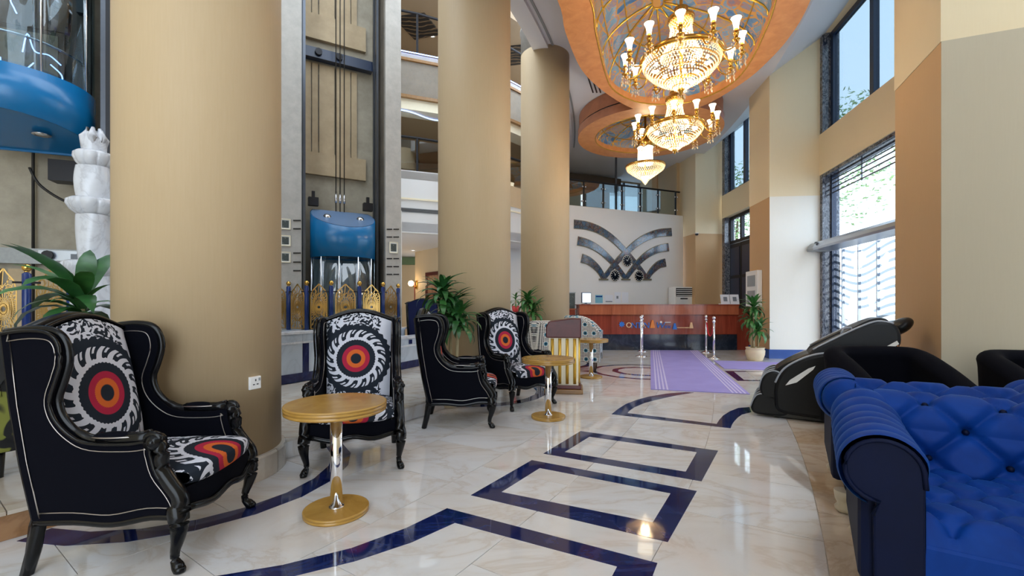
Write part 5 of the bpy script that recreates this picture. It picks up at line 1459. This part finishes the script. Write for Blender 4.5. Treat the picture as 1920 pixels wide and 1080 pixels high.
for y0, y1 in ((.03, .12), (.17, .33), (.37, .53), (.58, .67)):
    o = yprism([(.10, .20), (.06, .32), (.10, .44), (.20, .50), (.30, .44), (.30, .26), (.22, .18)], y0, y1).build('calf_pad', 'black_leather', mc, bevel=.025)
    MB().tube([(p.x - .002, y0 + .012, p.y) for p in spline([(.06, .30), (.10, .44), (.20, .50), (.30, .45)], 5)], .007, 6).build('pad_trim', 'grey_satin', o)
    o = yprism([(.0, .04), (-.02, .12), (.03, .22), (.12, .25), (.28, .22), (.34, .10), (.28, .03), (.1, .02)], y0, y1).build('foot_pad', 'black_leather', mc, bevel=.025)
    MB().tube([(p.x - .002, y0 + .012, p.y) for p in spline([(-.02, .10), (.03, .22), (.12, .25), (.2, .24)], 5)], .007, 6).build('pad_trim', 'grey_satin', o)
MB().box((.56, .35, .035), (.72, .56, .07)).build('base', 'black_paint', mc, bevel=.015)
MB().tube([(.78, .12, .90), (.80, .13, .96), (.86, .14, .97), (.88, .15, .93)], .010, 6).build('remote_cable', 'grey_satin', mc)
# ============================================================ RUNNER CARPETS
def strip_prism(a, b, c, d, z0, z1): return MB().prism([a, b, c, d], z0, z1)
A0, A1, B1, B0 = Vector((1.955, 6.39)), Vector((3.62, 11.85)), Vector((4.84, 11.80)), Vector((3.17, 6.04))
cp = thing('runner_carpet', 'long lilac runner carpet leading to the reception desk', 'carpet')
MB().prism([A0, B0, B1, A1], .002, .010).build('pile', 'purple_carpet', cp)
for k in (.05, .09, .13, .17):
    for s in (0, 1):
        f0 = k if s == 0 else 1 - k; w_ = .018
        MB().prism([A0.lerp(B0, f0), A0.lerp(B0, f0 + w_), A1.lerp(B1, f0 + w_), A1.lerp(B1, f0)], .010, .0115).build('stripe', 'carpet_stripe', cp)
c2_ = thing('runner_carpet', 'short lilac runner carpet branching off towards the glass entrance doors', 'carpet')
ea, eb = Vector((4.30, 9.66)), Vector((3.96, 8.46)); dd_ = Vector((.965, -.262))
MB().prism([ea, eb, eb + dd_ * 2.35, ea + dd_ * 2.35], .002, .010).build('pile', 'purple_carpet', c2_)

# ============================================================ PLANTS
def leaf_mesh(name, L, wdt, droop, fold=.25, seg=6):
    mb = MB(); P = []
    x = z = 0; ang = R(52)
    for i in range(seg + 1):
        t = i / seg; w_ = wdt * (math.sin(math.pi * min(1, t * .96 + .06)) ** .75) * (1 if t < .98 else .1)
        P += [(x, -w_, z - w_ * fold), (x, 0, z + .0), (x, w_, z - w_ * fold)]
        ang -= droop / seg; x += math.cos(ang) * L / seg; z += math.sin(ang) * L / seg
    mb.add(P, [f for i in range(seg) for f in ((3 * i, 3 * i + 1, 3 * i + 4, 3 * i + 3), (3 * i + 1, 3 * i + 2, 3 * i + 5, 3 * i + 4))], True)
    me = bpy.data.meshes.new(name); me.from_pydata(mb.v, [], mb.f); me.polygons.foreach_set('use_smooth', mb.sm); return me
LM = {}
for mt in ('leaf_green', 'leaf_dark', 'leaf_light'):
    LM[mt] = []
    for k, dr in enumerate((R(70), R(105), R(140), R(165))):
        me = leaf_mesh('leaf_blade', 1.0, .10, dr); me.materials.append(M[mt]); LM[mt].append(me)
def crown(parent, c, n, L, rnd, mat='leaf_green', spread=.12, lo=0, wide=1.0, alt=None, skip=None):
    for k in range(n):
        if skip and (math.degrees(k * 2.39996) - skip[0]) % 360 < skip[1]: continue
        f = k / max(1, n - 1); v = min(3, int(lo + (4 - lo) * f * .999))
        me = LM[alt if alt and rnd.random() < .3 else mat][v]
        o = bpy.data.objects.new('leaf', me); COL.objects.link(o); o.parent = parent
        s = L * rnd.uniform(.75, 1.1); a = k * 2.39996 + rnd.uniform(-.25, .25)
        o.location = (c[0], c[1], c[2] + spread * (1 - f) * 1.0 - spread * .4 * f)
        o.rotation_euler = (rnd.uniform(-.15, .15), rnd.uniform(-.35, .1) - .35 * (1 - f), a); o.scale = (s, s * wide, s)
def potted(name, label, loc, canes, pot='pot_cream', potr=.17, poth=.26, group=None, seed=1, L=.34, n=26, mat='leaf_green', wide=1.0, alt=None, skip=None):
    rnd = random.Random(seed)
    t = thing(name, label, 'plant', loc, 0, group)
    MB().lathe([(potr * .72, 0), (potr * .78, .01), (potr * .98, poth * .45), (potr * 1.02, poth * .75), (potr * .92, poth * .9), (potr * 1.0, poth * .96), (potr * .98, poth), (potr * .88, poth * .98), (potr * .86, poth * .85)], seg=28).build('pot', pot, t)
    MB().lathe([(0, poth * .86), (potr * .88, poth * .86)], seg=20, smooth=False).build('soil', 'soil', t)
    for (x, y, h) in canes:
        MB().tube([(x, y, poth * .8), (x * 1.1, y * 1.1, h * .5), (x * 1.2, y * 1.2, h)], [.024, .021, .017], 10).build('cane', 'trunk', t)
        crown(t, (x * 1.2, y * 1.2, h - .05), n, L, rnd, mat, .14, 0, wide, alt, skip)
    return t
potted('potted_dracaena', 'leafy cane plant in a cream glazed pot beside the window pillar', (5.23, 9.75, 0), ((-.03, .0, 1.12), (.07, .03, .62), (-.05, .04, .88)), seed=4, L=.36, n=38, potr=.19, poth=.28)
potted('potted_dracaena', 'bushy dark green cane plant behind the side-turned wing chair', (-.76, 5.36, 0), ((-.06, .02, 1.30), (.10, -.02, .98), (.02, .06, 1.12)), seed=5, L=.38, n=44, mat='leaf_dark', alt='leaf_green')
potted('potted_dracaena', 'green cane plant standing before the farthest round column', (.30, 8.55, 0), ((0, 0, 1.25), (.08, .02, 1.05)), seed=6, L=.34, n=38)
pl = potted('potted_plant', 'broad-leaved green plant behind the chair on the platform', (-2.90, 3.06, .15), ((0, 0, 1.02),), seed=9, L=.54, n=34, skip=(-32, 110), wide=1.15, potr=.15, poth=.3, mat='leaf_dark', alt='leaf_green')
crown(pl, (0, 0, 1.0), 6, .30, random.Random(3), 'leaf_green', .05, 0, 1.0)
sp = thing('plant_stand', 'slim dark pedestal carrying a red pot between the two far columns', 'stand', (.09, 11.0, 0))
MB().lathe([(.14, 0), (.14, .03), (.03, .06), (.03, .98), (.12, 1.0), (.12, 1.02)], seg=20).build('pedestal', 'black_iron', sp)
potted('potted_plant', 'small green plant in a red pot between the two far columns', (.09, 11.0, 1.02), ((0, 0, .28),), 'red_pot', .09, .15, seed=12, L=.26, n=16)

# ============================================================ RECEPTION DESK
DX0, DX1, DY = 1.76, 5.92, 11.88
dk = thing('reception_desk', 'long dark red wood reception desk with a black plinth', 'desk', (0, 0, 0))
lb(DX0 + .02, DX1, DY + .05, DY + .7, 0, .42).build('plinth', 'plinth_marble', dk)
np_ = 5
for k in range(np_):
    a, b_ = lerp(DX0, DX1, k / np_), lerp(DX0, DX1, (k + 1) / np_)
    lb(a + .002, b_ - .002, DY, DY + .06, .42, .92).build('front_panel', 'desk_wood', dk)
    lb(a + .002, b_ - .002, DY - .06, DY + .06, .935, 1.18).build('counter_band', 'desk_band', dk)
lb(DX0 - .02, DX1 + .02, DY - .08, DY + .72, 1.18, 1.205).build('counter_top', 'desk_wood', dk)
lb(DX0, DX0 + .05, DY + .06, DY + .68, .42, 1.18).build('end_panel', 'desk_wood', dk); lb(DX1 - .05, DX1, DY + .06, DY + .68, .42, 1.18).build('end_panel', 'desk_wood', dk)
lb(DX0 + .05, DX1 - .05, DY + .06, DY + .1, .42, 1.18).build('inner_panel', 'desk_wood', dk)
lb(DX1, DX1 + .85, DY + .1, DY + .16, .0, 1.1).build('return_panel', 'desk_wood', dk)
sd = thing('side_counter', 'lower red wood side counter behind the farthest round column', 'counter', (0, 0, 0))
lb(1.15, 1.72, 12.3, 12.9, 0, 1.06).build('cabinet_body', 'desk_wood', sd); lb(1.12, 1.735, 12.27, 12.93, 1.06, 1.09).build('counter_top', 'desk_band', sd)
bx = thing('patterned_box', 'grey patterned box on the lower side counter beside the desk', 'box', (1.53, 12.5, 1.09))
lb(-.19, .19, -.14, .14, 0, .42).build('carton', 'small_print', bx); lb(-.2, .2, -.15, .15, .42, .45).build('lid', 'grey_plastic', bx)
MB().ball((-.06, 0, .50), .05, 10, 8).build('knob', 'black_paint', bx)
# raised lettering on the desk front
def letters(txt, x, z, size, mat, parent, italic=0, name='letter'):
    for ch in txt:
        cu = bpy.data.curves.new('letter', 'FONT'); cu.body = ch; cu.size = size; cu.extrude = .012; cu.shear = italic
        o = bpy.data.objects.new('letter', cu); COL.objects.link(o)
        dg = bpy.context.evaluated_depsgraph_get(); me = bpy.data.meshes.new_from_object(o.evaluated_get(dg)); bpy.data.objects.remove(o)
        xs_ = [v.co.x for v in me.vertices]; w_ = max(xs_) - min(xs_)
        me.transform(Matrix.Translation((-min(xs_), 0, 0))); me.materials.clear(); 
        m_ = mat.pop(0) if isinstance(mat, list) else mat
        me.materials.append(M[m_])
        p_ = bpy.data.objects.new(name, me); COL.objects.link(p_); p_.parent = parent; p_.location = (x, 0, z); p_.rotation_euler = (R(90), 0, 0); x += w_ + size * .16
    return x
sg = thing('desk_sign', 'colourful raised lettering on the front of the reception desk', 'sign', (0, DY - .012, 0))
def dx(u): return (u - CX) / F * DY
def dz(v): return CAMZ + (HY - v) / F * DY
mb = MB(); o_ = []
for k in range(16):
    r = .085 if k % 2 == 0 else .05; a = 2 * math.pi * k / 16; o_.append((dx(1165.5) + r * math.cos(a), dz(608) + r * math.sin(a)))
mb.add([(x, 0, z) for x, z in o_] + [(x, -.02, z) for x, z in o_], [tuple(range(16)), tuple(range(31, 15, -1))] + [(i, (i + 1) % 16, 16 + (i + 1) % 16, 16 + i) for i in range(16)]); mb.build('star', 'letter_blue', sg)
letters('O', dx(1174), dz(614), .19, 'letter_tan', sg)
letters('N', dx(1184), dz(615), .21, 'letter_blue', sg); letters('T', dx(1194), dz(615), .21, 'letter_blue', sg); letters('A', dx(1201), dz(615), .20, 'letter_tan', sg); letters('N', dx(1207.5), dz(615), .21, 'letter_blue', sg)
def tri(u, v0, v1, hwid, mat, nm='letter'):
    x, z0, z1 = dx(u), dz(v0), dz(v1); P = [(x - hwid, z0), (x + hwid, z0), (x + .02, z1), (x - .02, z1)]
    MB().add([(a, 0, b) for a, b in P] + [(a, -.025, b) for a, b in P], [(0, 1, 2, 3), (7, 6, 5, 4), (0, 4, 5, 1), (1, 5, 6, 2), (2, 6, 7, 3), (3, 7, 4, 0)]).build(nm, mat, sg)
tri(1223, 615, 600, .065, 'orange_paint')
letters('W', dx(1231), dz(615), .22, 'letter_blue', sg, .2); letters('uu', dx(1246), dz(615), .15, 'letter_blue', sg, .15)
MB().ball((dx(1239), -.01, dz(604)), .03, 10, 8, (1, .6, 1)).build('heart', 'white_plastic', sg); lb(dx(1246), dx(1257), -.02, 0, dz(605), dz(603.6)).build('dash', 'white_plastic', sg)
tri(1264.5, 617.5, 606, .055, 'letter_blue'); tri(1295.5, 615.5, 604.5, .05, 'letter_tan')
lb(dx(1269), dx(1292), -.02, 0, dz(615), dz(613.6)).build('underline', 'letter_tan', sg)
# things on the desk and behind it
ps = thing('info_stand', 'slanted double notice stand on the right end of the desk', 'sign', (dx(1368) * 12.1 / DY, 12.1, 1.205), 0)
for k, x in enumerate((-.12, .13)):
    MB().box((x, 0, .13), (.235, .012, .27), 0, R(-14)).build('notice', 'paper', ps); MB().box((x, -.012, .14), (.10, .004, .12), 0, R(-14)).build('print', 'print_grey', ps)
MB().box((0, .04, .01), (.5, .12, .02)).build('base', 'white_plastic', ps)
mn = thing('monitor', 'small computer monitor standing on the left end of the reception counter', 'monitor', (dx(1099) * 12.2 / DY, 12.2, 1.205), R(10))
lb(-.13, .13, -.02, .03, .04, .32).build('casing', 'dark_steel', mn); lb(-.11, .12, -.024, -.02, .05, .30).build('screen', 'screen', mn); lb(-.03, .03, 0, .03, .0, .04).build('stand', 'dark_steel', mn); lb(-.1, .1, -.07, .1, 0, .015).build('foot', 'dark_steel', mn)
def on_wall(u, v, off=0.0):
    p = plane_pt(u, v, BW0, BW1); return Vector((p.x - bwn.x * off, p.y - bwn.y * off, p.z))
WZ = math.atan2(bwd.y, bwd.x)
for k, (u0, u1, v0, v1, mt, lab) in enumerate(((1116, 1130, 553, 568, 'paper_blue', 'pale blue notice sheet with a dark heading on the reception wall'), (1134, 1149, 553, 567, 'paper', 'square pale notice sheet with a dark foot line on the reception wall'), (1152, 1164, 548, 568, 'paper', 'tall pale notice sheet with a small drawing on the reception wall'), (1166, 1178, 548, 568, 'paper', 'tall blank pale notice sheet, the last of the row on the reception wall'))):
    p, q = on_wall(u0, v1), on_wall(u1, v0); c = (p + q) / 2
    t = thing('wall_notice', lab, 'notice', tuple(c), WZ, 'notices on the reception wall')
    w_, h_ = (Vector((q.x, q.y)) - Vector((p.x, p.y))).length, q.z - p.z
    lb(-w_ / 2, w_ / 2, -.006, 0, -h_ / 2, h_ / 2).build('sheet', mt, t)
    if k == 0: lb(-w_ * .42, w_ * .42, -.009, -.006, h_ * .22, h_ * .38).build('heading', 'blue_trim', t)
    if k == 1: lb(-w_ * .42, w_ * .42, -.009, -.006, -h_ * .45, -h_ * .32).build('foot_line', 'print_grey', t)
    if k == 2: lb(-w_ * .2, w_ * .1, -.009, -.006, -h_ * .1, h_ * .15).build('drawing', 'print_grey', t)
# crossing arches of dark stained glass
art = thing('wall_art', 'crossing arched bands of dark stained glass with gilt edges on the reception wall', 'wall art')
def z7(pts): return [on_wall(1060 + a / 6, 400 + b / 6) for a, b in pts]
BANDS = [[(95, 122), (240, 140), (385, 192), (520, 280), (640, 395), (750, 520), (850, 640), (915, 735)], [(1190, 212), (1050, 222), (920, 265), (800, 335), (690, 430), (590, 530), (500, 640), (425, 735)],
         [(135, 310), (250, 340), (370, 405), (480, 500), (580, 610), (675, 735)], [(1155, 382), (1050, 400), (940, 450), (850, 520), (760, 620), (675, 735)], [(180, 505), (260, 535), (340, 600), (395, 670), (425, 735)], [(1120, 555), (1050, 575), (985, 630), (940, 685), (915, 735)]]
def band_mesh(pts, w0, w1, off, th):
    P = spline([tuple(p) for p in z7(pts)], 5); n = len(P); V = []
    for i, p in enumerate(P):
        tt = (P[min(i + 1, n - 1)] - P[max(i - 1, 0)]).normalized(); nn = Vector((bwn.x, bwn.y, 0)); s_ = tt.cross(nn).normalized() * lerp(w0, w1, i / (n - 1)) / 2
        base = p - nn * off; V += [base - s_, base + s_, base - s_ - nn * th, base + s_ - nn * th]
    Fc = [f for i in range(n - 1) for f in ((4 * i + 2, 4 * i + 3, 4 * i + 7, 4 * i + 6), (4 * i, 4 * i + 2, 4 * i + 6, 4 * i + 4), (4 * i + 1, 4 * i + 5, 4 * i + 7, 4 * i + 3))] + [(0, 1, 3, 2), (4 * n - 4, 4 * n - 2, 4 * n - 1, 4 * n - 3)]
    return MB().add(V, Fc)
for k, b_ in enumerate(BANDS):
    e = band_mesh(b_, .295, .16, 0, .022 + .004 * k).build('gilt_border', 'bronze', art)
    band_mesh(b_, .255, .125, .018 + .004 * k, .014).build('glass_band', 'art_glass', art)
for a in (425, 675, 915):
    p = on_wall(1060 + a / 6, 400 + 745 / 6, .03); o = MB().bar((p.x - bwd.x * .17, p.y - bwd.y * .17, p.z), (p.x + bwd.x * .17, p.y + bwd.y * .17, p.z), .05, .05).build('foot', 'bronze', art)
for k, (a, b_) in enumerate(((688, 538), (550, 703), (820, 708))):
    p = on_wall(1060 + a / 6, 400 + b_ / 6, .02)
    t = thing('wall_clock', ['round dark wall clock hanging in the crossing of the glass arches', 'round dark wall clock between the first two feet of the glass arches', 'round dark wall clock between the last two feet of the glass arches'][k], 'clock', tuple(p), WZ)
    rot = Matrix.Rotation(R(90), 3, 'X')
    MB().lathe([(.0, 0), (.185, 0), (.195, .02), (.185, .035), (.172, .03)], seg=36, rot=rot, cap=False).build('rim', 'clock_rim', t)
    MB().lathe([(.172, .028), (0, .028)], seg=36, rot=rot, smooth=False).build('dial', 'clock_face', t)
    for h in range(12):
        c_, s_ = math.cos(R(30 * h)), math.sin(R(30 * h)); MB().bar((.125 * c_, -.031, .125 * s_), (.155 * c_, -.031, .155 * s_), .018, .004, (0, 1, 0)).build('hour_mark', 'white_plastic', t)
    for ln, an in ((.08, 140 - 70 * k), (.12, 60 + 50 * k)): MB().bar((0, -.034, 0), (ln * math.cos(R(an)), -.034, ln * math.sin(R(an))), .012, .004, (0, 1, 0)).build('hand', 'white_plastic', t)
# floor-standing air conditioner
p = on_wall(1267, 560, .30)
ac = thing('air_conditioner', 'tall white floor-standing air conditioner behind the desk', 'air conditioner', (p.x, p.y, 0), WZ - R(8))
lb(-.40, .28, -.2, .2, 0, 1.80).build('casing', 'white_plastic', ac, bevel=.02); lb(.28, .40, -.18, .2, 0, 1.79).build('side_panel', 'grey_plastic', ac, bevel=.02)
lb(-.37, .25, -.215, -.2, 1.48, 1.76).build('outlet', 'black_paint', ac)
for q in range(4): lb(-.36, .24, -.235, -.21, 1.50 + q * .066, 1.525 + q * .066).build('louvre', 'white_plastic', ac)
lb(-.20, .08, -.21, -.2, 1.38, 1.42).build('control_strip', 'black_paint', ac)
# wall unit on the window pillar and a small camera
A2, B2 = Vector(PIL[1][0]), Vector(PIL[1][1]); d2 = (B2 - A2).normalized(); n2 = Vector((d2.y, -d2.x)); c = A2.lerp(B2, .64) - n2 * .06
wu = thing('wall_panel_unit', 'narrow white louvred wall unit on the tan face of the window pillar behind the plant', 'vent unit', (c.x, c.y, 1.15), math.atan2(d2.y, d2.x))
lb(-.34, .34, -.055, .055, 0, .85).build('casing', 'white_plastic', wu, bevel=.01)
for z0 in (.12, .48): lb(-.22, .22, .055, .065, z0, z0 + .26).build('grille', 'grey_plastic', wu)
c = Vector(PIL[2][0]) + Vector((.02, -.02)); sc_ = thing('security_camera', 'tiny security camera on the edge of the far window pillar', 'camera', (c.x, c.y - .04, 3.58))
MB().lathe([(.0, -.06), (.04, -.05), (.055, -.02), (.055, 0)], seg=16).build('dome', 'black_paint', sc_); MB().lathe([(.06, 0), (.06, .03)], seg=16).build('base', 'white_plastic', sc_)

# ============================================================ ROPE STANCHIONS
def stanchion(x, y, label):
    t = thing('rope_stanchion', label, 'stanchion', (x, y, 0), 0, 'chrome rope stanchions before the desk')
    MB().lathe([(.0, 0), (.13, 0), (.13, .012), (.06, .035), (.03, .05), (.025, .06)], seg=32).build('base', 'chrome', t)
    MB().lathe([(.024, .05), (.024, .82)], seg=16).build('post', 'chrome', t)
    MB().lathe([(.024, .80), (.038, .81), (.038, .84), (.02, .85), (.02, .87)], seg=16).ball((0, 0, .90), .04, 14, 10).build('ball_top', 'chrome', t)
    return t
S = {'a': (2.98, 10.45), 'b': (3.32, 11.55), 'c': (4.50, 10.1), 'd': (4.84, 11.3)}
S_L = {'a': 'chrome stanchion without a visible rope on the left of the lilac runner, its front one', 'b': 'chrome stanchion hidden right behind the front one on the ropeless side of the runner', 'c': 'chrome stanchion with a red rope, the front one of its pair', 'd': 'chrome stanchion with a red rope, the one close to the desk'}
for k, (x, y) in S.items(): stanchion(x, y, {'a': 'chrome stanchion standing before the coloured desk lettering', 'b': 'chrome stanchion right behind the one before the desk lettering', 'c': 'chrome stanchion holding the red rope, farther from the desk', 'd': 'chrome stanchion holding the red rope, closer to the desk'}[k])
def rope(a, b, label):
    a, b = Vector((*a, .80)), Vector((*b, .80)); d = (b - a).normalized(); a = a + d * .045; b = b - d * .045
    P = [a.lerp(b, k / 16) - Vector((0, 0, .34 * (1 - (2 * k / 16 - 1) ** 2))) for k in range(17)]
    t = thing('barrier_rope', label, 'rope'); MB().tube(P, .014, 8).build('cord', 'red_rope', t)
    for p, q in ((P[0], P[1]), (P[-1], P[-2])): MB().tube([p, p.lerp(q, .6)], .018, 8).build('end_cap', 'chrome', t)
rope(S['c'], S['d'], 'red rope hanging between two chrome stanchions at the desk')

# ============================================================ CREAM AND GOLD STAND
st = thing('concierge_stand', 'cream stand with gold flutes and a dark red sloping top', 'lectern', (.72, 6.30, 0), R(-8))
MB().box((0, 0, .03), (.52, .46, .06)).build('base_step', 'gold_wood', st, bevel=.01); MB().box((0, 0, .085), (.47, .41, .05)).build('base_plinth', 'dark_red_wood', st, bevel=.01)
MB().box((0, 0, .43), (.40, .34, .64)).build('body', 'cream_paint', st)
for x in (-.15, -.05, .05, .15):
    MB().lathe([(.022, .13), (.022, .74)], (x, -.172, 0), 12).build('gold_flute', 'gold_paint', st); MB().lathe([(.022, .13), (.022, .74)], (x, .172, 0), 12).build('gold_flute', 'gold_paint', st)
for y in (-.1, 0, .1): MB().lathe([(.022, .13), (.022, .74)], (.202, y, 0), 12).build('gold_flute', 'gold_paint', st)
pf = [(-.235, .75), (-.235, .90), (-.20, .97), (.10, 1.01), (.235, 1.01), (.235, .75)]
n = len(pf); MB().add([(x, -.20, z) for x, z in pf] + [(x, .20, z) for x, z in pf], [tuple(range(n)), tuple(range(2 * n - 1, n - 1, -1))] + [(i, (i + 1) % n, n + (i + 1) % n, n + i) for i in range(n)]).build('top_box', 'dark_red_wood', st, bevel=.012)
MB().add([(.237, -.2, .75), (.237, .2, .75), (.237, .2, 1.02), (.237, -.2, 1.02)], [(0, 1, 2, 3)]).build('end_plate', 'grey_satin', st, solid=.01)

# ============================================================ SMALL WALL THINGS
# socket on the near column
c = COLS[0]; a = None
d = Vector(((477 - CX) / F, 1)).normalized(); q = hit(c, .5, 477); z = CAMZ + (HY - 717.5) / F * q.y
so = thing('wall_socket', 'white square power socket on the nearest round column', 'socket', (q.x, q.y, z), math.atan2(q.y - c.y, q.x - c.x) + R(90))
lb(-.043, .043, -.012, .012, -.043, .043).build('plate', 'white_plastic', so, bevel=.004)
for x, zz, w_, h_ in ((0, .018, .006, .014), (-.014, -.01, .012, .006), (.014, -.01, .012, .006)): MB().box((x, -.0125, zz), (w_, .004, h_)).build('slot', 'black_paint', so)
MB().box((.028, -.013, .022), (.012, .006, .02)).build('switch', 'grey_plastic', so)
# corridor sconce and picture
cw = (Vector((-3.1, 14.5)), Vector((-1.0, 11.85)))
p = plane_pt(782, 534, *cw)
sc2 = thing('wall_sconce', 'brass wall sconce with a glowing globe in the corridor', 'lamp', tuple(p), math.atan2(-2.65, 2.1))
MB().box((0, -.02, 0), (.10, .03, .26)).build('backplate', 'brass', sc2); MB().tube([(0, -.03, -.05), (0, -.12, -.06), (-.04, -.16, .0)], .012, 6).build('arm', 'brass', sc2)
MB().ball((-.06, -.18, .04), .09, 14, 10).build('globe', 'sconce_glow', sc2)
ld = bpy.data.lights.new('lamp_light', 'POINT'); ld.energy = 5; ld.color = (1, .75, .45); ld.shadow_soft_size = .09
lo = bpy.data.objects.new('lamp_light', ld); COL.objects.link(lo); lo.location = (-.06, -.32, .06); lo.parent = sc2
p = plane_pt(815, 545, *cw)
pc = thing('framed_picture', 'dark framed picture on the corridor wall behind the bushy plant', 'picture', tuple(p), math.atan2(-2.65, 2.1))
lb(-.42, .42, -.03, 0, -.42, .48).build('canvas', 'picture_print', pc)
for a, b_, c_, d_ in ((-.5, .5, .46, .56), (-.5, .5, -.5, -.4), (-.5, -.4, -.4, .46), (.4, .5, -.4, .46)): lb(a, b_, -.05, 0, c_, d_).build('frame', 'dark_red_wood', pc)
